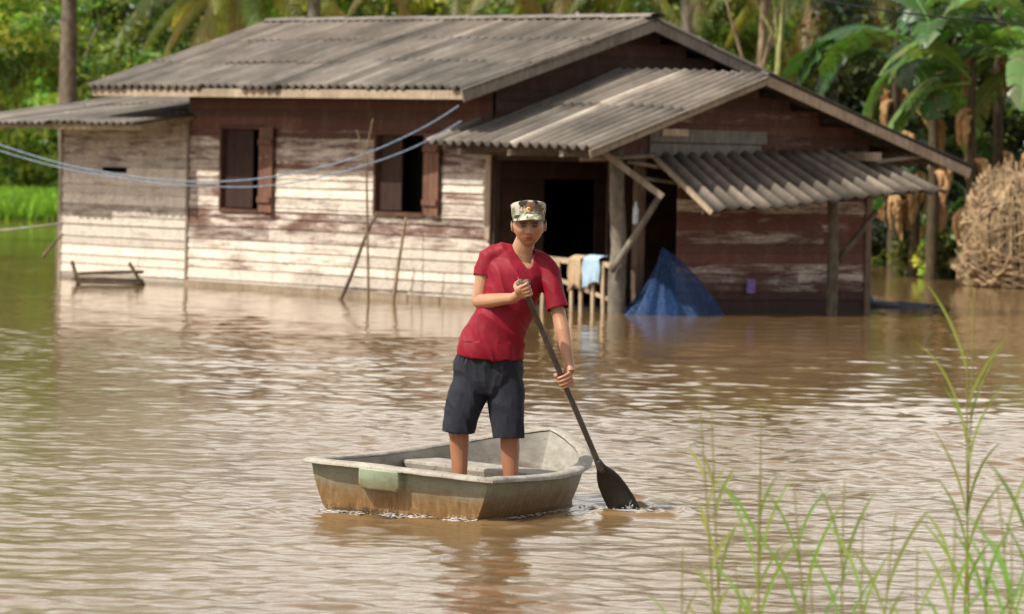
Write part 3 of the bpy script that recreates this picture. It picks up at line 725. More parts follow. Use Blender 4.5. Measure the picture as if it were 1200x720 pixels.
# windows: frame, inner shutter, outer shutter
def window(Wn, wl, op):
    x0,x1,z0,z1 = Wn; mb = MB(); f = .05
    for b in (((x0-f,-.05,z0-f),(x0,.04,z1+f)), ((x1,-.05,z0-f),(x1+f,.04,z1+f)), ((x0,-.048,z1),(x1,.04,z1+f)), ((x0,-.06,z0-f),(x1,.04,z0))): mb.box(*b, (.6,.5,.45))
    wo = mb.build('window', M['wood_brown'], house)
    sw = x1-x0
    mb = MB()                                    # left leaf, folded inwards
    for k in range(3): mb.box((x0+.02+k*wl/3, .03, z0+.02),(x0+.015+(k+1)*wl/3, .055, z1-.02),(.22,.16,.15))
    mb.build('shutter', M['wood_brown'], wo)
    mb = MB(); W = .40; a = R(op)                # right leaf, opened outwards
    d = Vector((math.cos(a), -math.sin(a), 0)); n = Vector((math.sin(a), math.cos(a), 0)); p = Vector((x1+f*.5, -.055, 0))
    for k in range(3):
        s0 = p+d*(W*k/3); s1 = p+d*(W*(k+1)/3-.006); vs = [s0,s1,s1+n*.025,s0+n*.025]
        vs = [v+Vector((0,0,z0-.03)) for v in vs]+[v+Vector((0,0,z1+.02)) for v in vs]
        mb.add(vs, [(3,2,1,0),(4,5,6,7),(0,1,5,4),(1,2,6,5),(2,3,7,6),(3,0,4,7)], (1.0,.9,.85))
    for zz in (z0+.15, z1-.2):
        s0 = p-n*.022; s1 = p+d*W-n*.022; mb.beam(s0+Vector((0,0,zz)), s1+Vector((0,0,zz)), .02, .08, (.9,.8,.75))
    mb.build('shutter', M['wood_brown'], wo)
    mb = MB(); mb.box((x0-.02,.42,z0-.3),(x1+.1,.44,z1+.2)); mb.build('room_shade_sheet', M['black'], wo)  # black sheet behind the window, painted stand-in for the room's shade
window(W1, (W1[1]-W1[0])*.72, 7); window(W2, (W2[1]-W2[0])*.45, 7)
# posts
p0 = gab(716,370,XP)
mb = MB(); mb.tube([(GX+.05,.04,-.8),(GX+.07,.0,.3),(GX+.03,.05,.9),(GX+.06,-.02,1.5),(GX,.0,2.15)], [.125,.12,.105,.10,.095], 12, (1,1,1), 5, .06)
mb.build('porch_post', M['bark'], house, True)
mb = MB(); mb.box((GX-.1,.38,-.6),(GX+.02,.50,2.3),(1.6,1.5,1.4)); mb.build('square_post', M['wood_dark'], house)
mb = MB(); mb.box((-.02,.0,-.6),(.075,.09,2.3)); mb.build('square_post', M['wood_dark'], house)
def H(px,py,x): y,z = gab(px,py,x); return Vector((x,y,z))
mb = MB(); mb.tube([H(716,318,GX+.16), H(745,275,GX+.28), H(772,232,GX+.45)], [.05,.045,.042], 8, (1,1,1), 3, .06); mb.build('brace_pole', M['bark'], house, True)
mb = MB(); mb.beam(H(706,178,GX+.14), H(777,231,GX+.75), .04,.08,(1,.95,.9)); mb.build('awning_rafter', M['wood_pale'], house)
for (a,b) in (((680,187),(768,183)),((742,208),(815,217)),((735,190),(800,200))):
    mb = MB(); mb.tube([H(*a,GX+.10), H(*b,GX+.2)], .028, 7, (1.1,1.05,1), 3, .08); mb.build('awning_pole', M['bark'], house, True)
# awning: hinged on the side wall, sloping out and down
at0 = gab(765,181,GX+.06); at1 = gab(1016,176,GX+.06)
ab0 = H(835,250,GX+1.15); ab1 = H(1108,223,GX+1.15)
print('awning', at0, at1, ab0, ab1)
zt = at0[1]-.0; zb = (ab0.z+ab1.z)/2
corr('awning', (GX+1.15,ab0.y,ab0.z), (GX+1.15,ab1.y,ab1.z), (GX+.06,at0[0],at0[1]), (GX+.06,at1[0],at1[1]), .25, .04, 1, M['roof_old'], sheet=3, seed=9, tint=(1.2,1.1,.98), sag=.01)
mb = MB(); mb.beam((GX+.06,at0[0]-.03,at0[1]),(GX+1.17,ab0.y-.03,ab0.z),.03,.06,(1.3,1.2,1.05)); mb.build('awning_edge_board', M['wood_pale'], house)
mb = MB(); mb.beam((GX+.95,ab0.y,ab0.z+.02),(GX+.95,ab1.y,ab1.z+.02),.05,.07); mb.beam((GX+.3,at0[0],at0[1]-.2),(GX+.3,at1[0],at1[1]-.22),.05,.07); mb.build('awning_purlin', M['wood_dark'], house)
pp = H(975,300,GX+.75)
mb = MB(); mb.tube([(GX+.75,pp.y,-.8),(GX+.75,pp.y+.02,.9),(GX+.72,pp.y,1.62)], [.085,.075,.07], 10, (.75,.68,.6), 4, .06); mb.build('awning_post', M['bark'], house, True)
mb = MB(); mb.tube([H(983,305,GX+.72), H(1027,248,GX+.78)], .045, 8, (.75,.68,.6), 3, .05); mb.build('brace_pole', M['bark'], house, True)
mb = MB(); b0 = H(1028,190,GX+.62); mb.tube([H(1105,180,GX+.3),b0],.03,6,(1,1,1),2); 
mb.box((GX+.1,YG-.5,2.08),(GX+.66,YG-.35,2.2),(1.2,1.1,1)); mb.build('purlin_end', M['wood_pale'], house)
# railing beside the porch
def RF(px,py): x,z = fac(px,py,-.05); return Vector((x,-.05,z))
mb = MB(); rl, rr_ = RF(637,303), RF(716,311)
mb.beam(rl, rr_, .05, .07, (1.5,1.4,1.2)); mb.beam(RF(648,325), RF(716,352), .03, .05, (1.3,1.2,1.05))
for q in (640,657,672,683,697,709): a = RF(q,304+(q-637)*.1); b = RF(q-4 if q<670 else q,372); b.z = -.5; mb.beam(a+Vector((0,-.03,0)), b+Vector((0,-.03,0)), .055, .03, (1.45,1.3,1.05), (0,1,0))
mb.build('railing', M['wood_pale'], house)
# small purple box on the wall
mb = MB(); q = H(880,335,GX+.08); mb.box((GX+.04,q.y-.07,q.z-.11),(GX+.10,q.y+.07,q.z+.09)); o = mb.build('wall_pouch', mat_plain('purple_cloth',(.30,.20,.52)), None, False, .02); o.matrix_world = HM; tag(o,'small purple pouch hung on the red side wall','pouch')

# towels on the rail
def cloth(px0, px1, py0, py1, col, label, seed):
    random.seed(seed); n, m = 14, 16; a0 = RF(px0,py0); a1 = RF(px1,py0+(px1-px0)*.1); zb = RF(px0,py1).z; vs=[];fs=[]
    for j in range(m+1):
        for i in range(n+1):
            t = i/n; s = j/m; p = a0.lerp(a1,t)
            if s < .2: q = s/.2; y = -.005+.06-.13*q; z = a0.z+(a1.z-a0.z)*t+.045+.01*math.sin(q*3.1)
            else: y = -.13-.02*math.sin(t*17+seed)*(s)-.015*math.sin(t*31+1); z = p.z+.045-(s-.2)/.8*(p.z-zb)*(1+.12*math.sin(t*5+seed))
            vs.append((p.x+.012*math.sin(s*9+t*3), y, z))
    for j in range(m):
        for i in range(n): fs.append((j*(n+1)+i,j*(n+1)+i+1,(j+1)*(n+1)+i+1,(j+1)*(n+1)+i))
    mb = MB(); mb.add(vs,fs,(1,1,1)); o = mb.build('towel', mat_plain('towel_cloth_%d'%seed, col, .9, 60, .25), None, True); o.matrix_world = HM
    md = o.modifiers.new('t','SOLIDIFY'); md.thickness = .008; tag(o, label, 'towel', 'cloths hung over the porch railing')
cloth(690,708,304,338,(.42,.58,.72),'light blue towel hung over the porch railing beside the post',1)
cloth(673,687,304,342,(.50,.36,.22),'tan cloth hung over the porch railing left of the blue towel',2)

# blue net heaped by the post
def net():
    c = H(786,372,GX+.35); c.z = 0; t = None; mb = MB(); ap = H(776,290,GX+.25)-c
    rings = []; seg = 90; n = 22
    L = H(736,372,GX+.4)-c; Rr = H(845,374,GX+.4)-c
    for i in range(n+1):
        s = i/n; ring = []
        for j in range(seg):
            a = 2*math.pi*j/seg; y = (Rr.y if math.cos(a)>0 else -L.y)*math.cos(a); x = .5*math.sin(a)
            fold = 1+(.10*math.sin(a*9+1+s)+.05*math.sin(a*17+2)+.05*math.sin(a*3+s*2))*min(1,s*2)
            k = s**(1.2 if math.cos(a)<0 else .80); base = Vector((x*k*fold, y*k*fold, 0)); zz = ap.z*(1-s)+(-.08)*s + .03*math.sin(s*3.1)*math.sin(a*5)
            ring.append(Vector((ap.x*(1-s)+base.x, ap.y*(1-s)+base.y, zz-.0+.05*math.sin(math.pi*s)*(1 if math.cos(a)>0 else -1.0))))
        rings.append(ring)
    mb.loft(rings, cap=False)
    m = NT('blue_mesh_net'); n1 = m.noise(m.coord((1,1,1)), 2.5, 4); n2 = m.noise(m.coord((30,30,4)), 3, 3)
    col = m.mix(m.ramp(n2,[(.4,0),(.65,1)]), m.ramp(n1,[(.3,(.006,.020,.075)),(.7,(.012,.055,.19))]), (.02,.075,.20))
    b = m.n('ShaderNodeBsdfPrincipled'); m.set(b.inputs['Base Color'],col); m.set(b.inputs['Roughness'],.7)
    tr = m.n('ShaderNodeBsdfTransparent'); ms = m.n('ShaderNodeMixShader'); 
    wv = m.noise(m.coord((1,1,1)),60,2); m.set(ms.inputs[0], m.ramp(wv,[(.42,.22),(.60,1)])); m.set(ms.inputs[1],tr.outputs[0]); m.set(ms.inputs[2],b.outputs[0]); m.t.links.new(ms.outputs[0],m.out.inputs[0])
    o = mb.build('blue_net', m.m, None, True); o.matrix_world = HM @ Matrix.Translation(c); tag(o,'blue mesh net hanging in a pointed tent shape beside the porch post','net')
net()
# bottle hanging under the awning
mb = MB(); q = HM @ H(745,250,GX+.25); mb.tube([(0,0,-.15),(0,0,-.13),(0,0,.06),(0,0,.10),(0,0,.15)],[.03,.04,.04,.016,.016],12,(1,1,1))
o = mb.build('plastic_bottle', mat_plain('clear_plastic',(.55,.6,.62),.25), None, True); o.location = q; tag(o,'clear plastic bottle hung between the two porch posts','bottle')

# ------------------------------------------------------------------ sticks, rack, ropes, cables
def stick(pts, rad, name, label, group=None, forks=(), col=(1.2,1.0,.75), d=57, cat='pole'):
    b = P(*pts[0][:2], d); e = tag(empty(name, (b.x, d, 0)), label, cat, group) if False else None
    mb = MB(); w = [P(p[0],p[1],p[2] if len(p)>2 else d) for p in pts]; o0 = w[0].copy()
    mb.tube([p-o0 for p in w], [rad*(1-.45*i/(len(w)-1)) for i in range(len(w))], 7, col, 4, .08)
    for f in forks:
        q = [P(p[0],p[1],d)-o0 for p in f]; mb.tube(q, [rad*.6,rad*.5,rad*.25][:len(q)], 6, col, 3, .08)
    o = mb.build(name, M['bark'], None, True); o.location = o0; tag(o, label, cat, group); return o
sg = 'poles stuck in the water before the front wall'
def dd(px): return O.y-(px-573)/86*1.28     # distance of the front wall at a column of the photo
stick([(432,364),(431,300),(430,230),(429,178)], .022, 'forked_pole', 'thin upright pole forking into two twigs between the windows', sg, [((429,182),(422,165),(418,152)),((429,182),(433,160),(437,139))], d=dd(430)-1.4)
stick([(394,362),(412,322),(428,278),(442,250)], .032, 'leaning_pole', 'dark pole leaning right under the second window', sg, col=(.75,.6,.48), d=dd(430)-1.1)
stick([(459,367),(464,330),(470,290),(476,255)], .032, 'leaning_pole', 'pale short pole leaning against the wall under the second window', sg, col=(1.5,1.25,.95), d=dd(460)-1.2)
stick([(50,302),(60,289),(74,274)], .028, 'leaning_pole', 'short pole leaning out of the water at the left house corner', None, col=(.9,.7,.5), d=dd(72)-.5)
def rack():
    d = dd(130)-1.3; b = P(125,334,d); mb = MB(); c = (.6,.5,.42)
    for (x0,y0,x1,y1) in ((92,334,84,306),(166,334,151,308),(88,321,167,319),(90,331,170,333),(84,327,168,329)):
        p = P(x0,y0,d)-b; q = P(x1,y1,d)-b; m = p.lerp(q,.5)+Vector((0,0,.01)); mb.tube([p,m,q], .028, 7, c, 3, .12)
    mb.tube([P(92,334,d+.8)-b,P(86,312,d+.8)-b],.025,7,c,3,.1); mb.tube([P(88,321,d)-b,P(90,320,d+.8)-b],.02,7,c,3,.1); mb.tube([P(166,320,d)-b,P(168,318,d+.8)-b],.02,7,c,3,.1)
    o = mb.build('wooden_rack', M['bark'], None, True); o.location = b; tag(o,'low rack of rough sticks half under water before the lean-to','rack')
rack()
def cable(pts, rad, mat, label, name='cable', group=None):
    w = [P(*p) for p in pts]; o0 = w[0].copy(); mb = MB(); mb.tube([p-o0 for p in w], rad, 6, (1,1,1), 8)
    o = mb.build(name, mat, None, True); o.location = o0; tag(o, label, name.replace('_',' '), group)
mc = mat_plain('blue_grey_hose', (.20,.27,.36), .6)
cable([(538,124,57.6),(510,142,57.6),(480,158,57.7),(440,176,57.8),(400,190,58),(350,202,58.2),(300,210,58.5),(250,213,58.8),(190,211,59.2),(130,203,59.8),(72,192,60.4),(0,170,61),(-90,138,62)], .010, mc, 'upper blue-grey cord sagging across the front wall from the roof corner', 'cord', 'cords slung before the front wall')
cable([(541,142,57.5),(510,160,57.5),(480,175,57.6),(440,190,57.7),(400,202,57.9),(350,213,58.1),(300,219,58.4),(250,219,58.7),(190,216,59.1),(130,207,59.7),(72,197,60.3),(0,177,60.9),(-90,146,61.9)], .009, mc, 'lower blue-grey cord sagging across the front wall from the porch roof', 'cord', 'cords slung before the front wall')
cable([(900,-12,50),(960,0,50),(1040,13,50),(1120,22,50),(1200,30,50),(1300,38,50)], .010, mat_plain('black_cable',(.02,.02,.02),.5), 'thin black overhead wire crossing the upper right corner', 'overhead_wire')
cable([(-60,274,62),(0,270,62),(40,266,62),(72,262,62.4)], .012, mat_plain('pale_rope',(.5,.47,.42),.9), 'thin pale rope tied to the left house corner just above the water', 'rope')
# floating debris right of the house
def debris():
    b = on_water(1045, 360); mb = MB(); random.seed(4)
    mb.ell((-.33,0,.07),(.085,.08,.10),None,14,9); mb.ell((-.15,0,.02),(.28,.14,.075),None,18,9); mb.ell((.25,.05,.0),(.32,.12,.05),None,18,9)
    mb.tube([(-.4,0,.0),(.1,.02,.05),(.75,.05,.02)],[.03,.035,.015],7,(1,1,1),4,.2)
    o = mb.build('floating_debris', mat_plain('wet_debris',(.09,.10,.12),.4), None, True); o.location = b; tag(o,'dark wet lump of debris floating right of the house','debris')
debris()

# ------------------------------------------------------------------ boat
BL = 1.95
def hb(t):      # rim half beam along t in 0..1
    return float(np.interp(t, [0,.15,.35,.55,.7,.8,.88,.94,.98,1.0], [.55,.57,.585,.565,.50,.42,.31,.19,.09,.02]))
def hz(t): return .262-.022*math.sin(math.pi*t)+.125*t**4.5
boat = tag(empty('rowing_boat', (stern_mid.x, 24.0, 0)), 'small worn grey-green fibreglass boat stained with mud, carrying the man', 'boat')
boat.rotation_euler = (0, R(3.0), -PHI)
bpy.context.view_layer.update()
# boat frame: x = starboard, y = towards the bow, z up
def hull_mat(inner=False):
    m = NT('boat_inner' if inner else 'boat_outer'); n = m.noise(m.coord((1,1,2.5)), 5, 6, .7); n2 = m.noise(m.coord((9,9,2)), 3, 5, .7); n3 = m.noise(m.coord(), 45, 4, .7)
    tc = m.n('ShaderNodeTexCoord'); sx = m.n('ShaderNodeSeparateXYZ'); m.set(sx.inputs[0], tc.outputs['Object'])
    z = m.math('ADD', sx.outputs[2], m.math('MULTIPLY', m.math('SUBTRACT', n, .5), .16)); z = m.math('ADD', z, m.math('MULTIPLY', m.math('SUBTRACT', n2,.5), .10))
    if inner:
        c = m.ramp(n, [(.3,(.22,.20,.165)),(.7,(.44,.42,.37))]); mud = m.ramp(z,[(.09,1),(.21,0)]); mc = m.ramp(n2,[(.3,(.085,.06,.035)),(.7,(.17,.115,.06))])
    else:
        c = m.ramp(n, [(.3,(.185,.205,.150)),(.7,(.30,.32,.245))]); mud = m.ramp(z,[(.09,1),(.14,.6),(.22,0)]); mc = m.ramp(n2,[(.3,(.165,.082,.024)),(.7,(.31,.18,.068))])
    c = m.mix(mud, c, mc); c = m.mix(m.ramp(n2,[(.58,0),(.72,.45)]), c, (.35,.33,.27)); c = m.mix(m.ramp(n3,[(.62,0),(.7,.5)]), c, (.10,.085,.06))
    if not inner:
        wl = m.ramp(z,[(.0,1),(.035,0)]); c = m.mix(m.math('MULTIPLY',wl,.8), c, (.05,.028,.012))
        sc = m.noise(m.coord((.6,.6,16)), 9, 4, .8); c = m.mix(m.ramp(sc,[(.60,0),(.68,.5)]), c, (.42,.42,.36))
    c = m.mix(1, c, m.attr(), 'MULTIPLY')
    m.bsdf(c, .5, m.bump(n3,.3,.003)); return m.m
M['hull'] = hull_mat(); M['hull_in'] = hull_mat(True)
def section(t, inset=0, top=0):
    """half section from rim to keel; list of (x,z)"""
    w = hb(t)-inset; zr = hz(t)+top; rock = .10*max(0,t-.55)**1.6*3
    zb = -.11+rock+(inset*1.3)
    s = .80+.0*t
    pts = [(w, zr), (w*.975, zr-.08), (w*.94, zr*.45), (w*.87, zr*.08), (w*.76, max(-.055, zb+.03)), (w*.60, zb+.004), (w*.3, zb), (0, zb-.004)]
    return pts
def hull(name, inset, mat, flip):
    mb = MB(); ts = list(np.linspace(0,.7,15))+list(np.linspace(.74,1,14)); secs = []
    for t in ts:
        h = section(t, inset); y = (inset*.8)+t*(BL-inset*1.6); rake = .07*(1-t)   # stern leans out towards the rim
        full = [(-x,z) for x,z in h]+[(x,z) for x,z in reversed(h[:-1])]
        sec = []
        for (x,z) in full:
            k = (z+.11)/.39
            yy = y-(.06*k if t==0 else 0)+ (.16*(k-1)*max(0,(t-.5)/.5)**1.5)
            sec.append(Vector((x, yy, z)))
        secs.append(sec)
    m = len(secs[0]); vs = [v for s in secs for v in s]; fs = []
    for i in range(len(secs)-1):
        for j in range(m-1):
            q = (i*m+j, i*m+j+1, (i+1)*m+j+1, (i+1)*m+j); fs.append(q if not flip else q[::-1])
    fs.append(tuple(range(m-1,-1,-1)) if not flip else tuple(range(m)))       # stern face
    e = (len(secs)-1)*m; fs.append(tuple(e+j for j in range(m)))
    mb.add(vs, fs); o = mb.build(name, mat, boat, True); 
    md = o.modifiers.new('s','EDGE_SPLIT'); md.split_angle = R(38); return secs
so = hull('hull', 0, M['hull'], False); si = hull('inner_hull', .035, M['hull_in'], True)
# rim: flattened tube round the top edge
rimpts = [s[0] for s in so]; rimR = [s[-1] for s in so]
loop = [Vector(p) for p in rimpts]+[Vector(p) for p in reversed(rimR)]
def rim():
    mb = MB(); pts = [p+Vector((0,0,.004)) for p in loop]; n = len(pts)
    # stern edge, subdivided
    st = [pts[-1].lerp(pts[0], k/12) for k in range(1,12)]; 
    for k,s in enumerate(st): s.y -= .012*math.sin(math.pi*(k+1)/12); s.z += .004*math.sin(math.pi*(k+1)/12)
    pts = pts+st; n = len(pts); rings = []
    for i in range(n):
        t = (pts[(i+1)%n]-pts[i-1]); t.z = 0; t.normalize(); o = Vector((-t.y, t.x, 0))   # outwards?
        c = Vector((0, BL*.5, 0)); 
        if (pts[i]-c).dot(o) < 0: o = -o
        prof = [(-.040,.0),(-.036,.010),(-.01,.016),(.022,.014),(.040,.004),(.042,-.012),(.034,-.016),(.018,-.008),(-.034,-.006)]
        corner = 1.25 if (i==0 or i==len(loop)-1) else 1
        rings.append([pts[i]+o*a*corner+Vector((0,0,b+random.uniform(-.002,.002))) for a,b in prof])
    m = len(rings[0]); vs = [v for r in rings for v in r]; fs = [(i*m+j,((i+1)%n)*m+j,((i+1)%n)*m+(j+1)%m,i*m+(j+1)%m) for i in range(n) for j in range(m)]
    mb.add(vs, fs, (1,1,1))
    m = NT('boat_rim'); n1 = m.noise(m.coord(), 9, 6, .7); n3 = m.noise(m.coord(), 60, 4, .7)
    c = m.ramp(n1,[(.3,(.24,.21,.17)),(.6,(.42,.39,.33)),(.8,(.52,.50,.45))]); c = m.mix(m.ramp(n3,[(.56,0),(.66,.8)]), c, (.13,.09,.05)); m.bsdf(c,.6,m.bump(n3,.5,.003))
    o = mb.build('rim', m.m, boat, True); o.modifiers.new('s','EDGE_SPLIT').split_angle = R(60); M['rim'] = m.m
random.seed(61); rim()
# outboard pad on the stern
mb = MB(); cx = -.02; zt_ = hz(0)+.006
prof = [(-.135,0),(-.14,-.10),(-.115,-.128),(.115,-.128),(.14,-.10),(.135,0)]
vs = []
for dy in (-.115,-.035):
    for (a,b) in prof: vs.append((cx-.08+a*(1 if dy>-.1 else .93), dy+(.02 if b<-.05 else 0), zt_-.006+b*(1 if dy>-.1 else .94)))
mb.add(vs, [(5,4,3,2,1,0)]+[(i,(i+1)%6,(i+1)%6+6,i+6) for i in range(6)], (1.15,1.25,1.15)); mb.build('outboard_pad', M['hull'], boat, True, .012)
mb = MB()   # thwart
random.seed(62)
t0, t1 = 1.02, 1.36
w0, w1 = hb(t0/BL)-.045, hb(t1/BL)-.045
vs = [(-w0,t0,.215),(w0,t0,.215),(w1,t1,.215),(-w1,t1,.215),(-w0*.94,t0+.015,.13),(w0*.94,t0+.015,.13),(w1*.94,t1-.015,.13),(-w1*.94,t1-.015,.13)]
mb.add(vs, [(0,1,2,3),(7,6,5,4),(0,4,5,1),(1,5,6,2),(2,6,7,3),(3,7,4,0)], (1,1,1)); mb.build('thwart', M['rim'], boat, False, .02)
mb = MB()   # muddy bilge water inside
ring = [Vector((x, y, .005)) for (x,y) in [(-.47,.05),(-.50,.5),(-.50,1.0),(-.44,1.4),(-.30,1.65),(0,1.75),(.30,1.65),(.44,1.4),(.50,1.0),(.50,.5),(.47,.05)]]
mb.add(ring, [tuple(range(len(ring)-1,-1,-1))]); mb.build('bilge_water', mat_plain('bilge', (.12,.075,.04), .15), boat)

# splash along the stern and by the blade
def splash():
    m = NT('foam'); m.bsdf((.78,.76,.72), .25, None, Transmission_Weight=.35)
    random.seed(71); mb = MB(); bw = boat.matrix_world
    for k in range(900):
        t = random.random(); cl = max(0,.5+.5*math.sin(t*23)*math.sin(t*9+1))
        if random.random() > .12+.88*cl**1.5: continue
        x = -.50+1.0*t; back = abs(random.gauss(0,.05)); p = bw @ Vector((x, -.03-back, 0))
        if random.random() < .45: r = random.uniform(.003,.009); mb.ell((p.x,p.y,.006+.012*math.exp(-back*30)), (r*random.uniform(1,2.5),r*1.5,r*.28), None, 8, 4)
        else: r = random.uniform(.0008,.0024); mb.ell((p.x,p.y,.008+abs(random.gauss(0,.014))*(.4+cl)), (r*random.uniform(.8,1.8),r,r*random.uniform(.8,1.6)), None, 6, 4)
    for k in range(160):
        t = random.random(); p = bw @ Vector((hb(t*.8)*.93+abs(random.gauss(0,.03)), t*1.5, 0)); r = random.uniform(.002,.007); mb.ell((p.x,p.y,.006), (r*1.6,r*2.4,r*.3), None, 8, 4)
    for k in range(220):
        a = random.uniform(0,6.28); d = abs(random.gauss(0,.08)); 
        if k%3: r = random.uniform(.003,.008); mb.ell((blade_p.x+math.cos(a)*d, blade_p.y-.03+math.sin(a)*d*.8, .010), (r*1.8,r*1.8,r*.3), None, 8, 4)
        else: r = random.uniform(.001,.003); mb.ell((blade_p.x+math.cos(a)*d*.5, blade_p.y-.03+math.sin(a)*d*.5, .012+abs(random.gauss(0,.022))*math.exp(-d*8)), (r,r,r), None, 6, 4)
    o = mb.build('water_splash', m.m, None, True); tag(o, 'white droplets and foam where boat and paddle break the water', 'splash', kind='stuff')
splash()

# ------------------------------------------------------------------ paddle
sh_top = P(612, 333, 24.42); sh_mid = P(665, 447, 24.50); sh_neck = P(699, 538, 24.62); bl_tip = P(741, 612, 24.78)
# keep the shaft straight
sdir = (P(702,545,24.64)-sh_top).normalized()
paddle = tag(empty('wooden_paddle', sh_top), 'long dark wet wooden paddle held by the man, blade dipping in the water', 'paddle')
def sh(t): return sdir*t
Ls = (P(702,545,24.64)-sh_top).length
mb = MB(); mb.tube([sh(-.01),sh(.0),sh(.3),sh(Ls*.6),sh(Ls-.1),sh(Ls+.05)], [.016,.0185,.017,.0165,.017,.020], 12, (1,1,1), 4, .02); mb.build('shaft', mat_wood('wet_paddle_wood',(.035,.024,.017),(.13,.095,.065),(20,20,3),.45), paddle, True)
bd = (bl_tip-P(699,538,24.64)).normalized(); b0 = sh(Ls-.03); wdv = bd.cross(Vector((-.15,-1,.1))).normalized(); nv = wdv.cross(bd)
mb = MB(); rings = []
for (s,wd,th) in ((0,.019,.019),(.05,.035,.017),(.10,.066,.014),(.15,.085,.012),(.22,.096,.010),(.30,.102,.009),(.38,.10,.008),(.44,.088,.006),(.465,.05,.004)):
    ring = []
    for j in range(16):
        a = 2*math.pi*j/16; ca, sa = math.cos(a), math.sin(a)
        ring.append(b0+bd*s+wdv*(wd if wd<.03 else wd*.82)*math.copysign(abs(ca)**.8,ca)+nv*th*sa)
    rings.append(ring)
mb.loft(rings); mb.build('blade', mat_wood('wet_blade',(.014,.011,.009),(.032,.025,.019),(8,8,4),.4), paddle, True)
gp_ = sh(0); tdir = Vector((.93,-.25,.25)).normalized(); tdir = (tdir-sdir*tdir.dot(sdir)).normalized()
mb = MB(); mb.tube([gp_-tdir*.045, gp_-tdir*.03, gp_, gp_+tdir*.03, gp_+tdir*.045],[.013,.019,.021,.019,.013],12,(1.1,1.1,1.1),3); mb.build('grip', mat_wood('paddle_grip',(.05,.035,.025),(.16,.12,.085),(20,20,3),.5), paddle, True)

# ------------------------------------------------------------------ the man
MD = 24.75
def Q(px, py, off=0.0): return P(px, py, MD+off)     # off<0 is nearer the camera
def bake(mb, voxel, smooth=4, fac_=.5):
    me = mb.mesh('tmp', True); o = bpy.data.objects.new('tmp', me); COL.objects.link(o)
    r = o.modifiers.new('r','REMESH'); r.mode = 'VOXEL'; r.voxel_size = voxel; r.use_smooth_shade = True
    s = o.modifiers.new('s','SMOOTH'); s.factor = fac_; s.iterations = smooth
    dg = bpy.context.evaluated_depsgraph_get(); dg.update(); ev = o.evaluated_get(dg); out = bpy.data.meshes.new_from_object(ev)
    bpy.data.objects.remove(o); bpy.data.meshes.remove(me); return out
def mco(me):
    a = np.empty(len(me.vertices)*3, dtype=np.float32); me.vertices.foreach_get('co', a); return a.reshape(-1,3)
def mno(me):
    a = np.empty(len(me.vertices)*3, dtype=np.float32); me.vertex_normals.foreach_get('vector', a); return a.reshape(-1,3)
def setco(me, co): me.vertices.foreach_set('co', co.astype(np.float32).ravel()); me.update()
def setcol(me, c):
    a = me.color_attributes.get('Col') or me.color_attributes.new('Col','FLOAT_COLOR','POINT')
    if a.domain != 'POINT' or a.data_type != 'FLOAT_COLOR': me.color_attributes.remove(a); a = me.color_attributes.new('Col','FLOAT_COLOR','POINT')
    cc = np.ones((len(me.vertices),4),dtype=np.float32); cc[:,:3] = c; a.data.foreach_set('color', cc.ravel())
def ovals(mb, rows, seg=28, k=5, sq=.85):
    """rows: (centre Vector, half width x, half depth y[, rot z]); interpolated stack of horizontal ovals"""
    cs = spline([r[0] for r in rows], k); x = np.linspace(0, len(rows)-1, len(cs))
    rx = np.interp(x, range(len(rows)), [r[1] for r in rows]); ry = np.interp(x, range(len(rows)), [r[2] for r in rows])
    fr_ = frames(cs); rings = []
    for c,a,b,(t,u,w_) in zip(cs,rx,ry,fr_):
        sx = Vector((1,0,0)); sx = (sx-t*sx.dot(t)).normalized(); sy = t.cross(sx)
        rings.append([c+sx*(a*math.copysign(abs(math.cos(q))**sq,math.cos(q)))+sy*(b*math.copysign(abs(math.sin(q))**sq,math.sin(q))) for q in [2*math.pi*j/seg for j in range(seg)]])
    mb.loft(rings)
def limb(mb, pts, rad, seg=16, k=6): mb.tube(pts, rad, seg, (1,1,1), k)

shR, elR, wrR = Q(573,297,.02), Q(561,353,-.02), Q(601,350,-.27)
shL, elL, wrL = Q(641,313,.0), Q(656,374,-.08), Q(667,425,-.18)
hipC = Q(572,425,.02); chest = Q(600,335); neckB = Q(611,300,.0)
HC = Q(619.5,264,-.05)      # head centre
yaw, pitch, rollh = R(2), R(3), R(-2)
HR = Matrix.Rotation(yaw,3,'Z') @ Matrix.Rotation(pitch,3,'X') @ Matrix.Rotation(rollh,3,'Y')
hw_, hd_, hh_ = .085, .100, .124

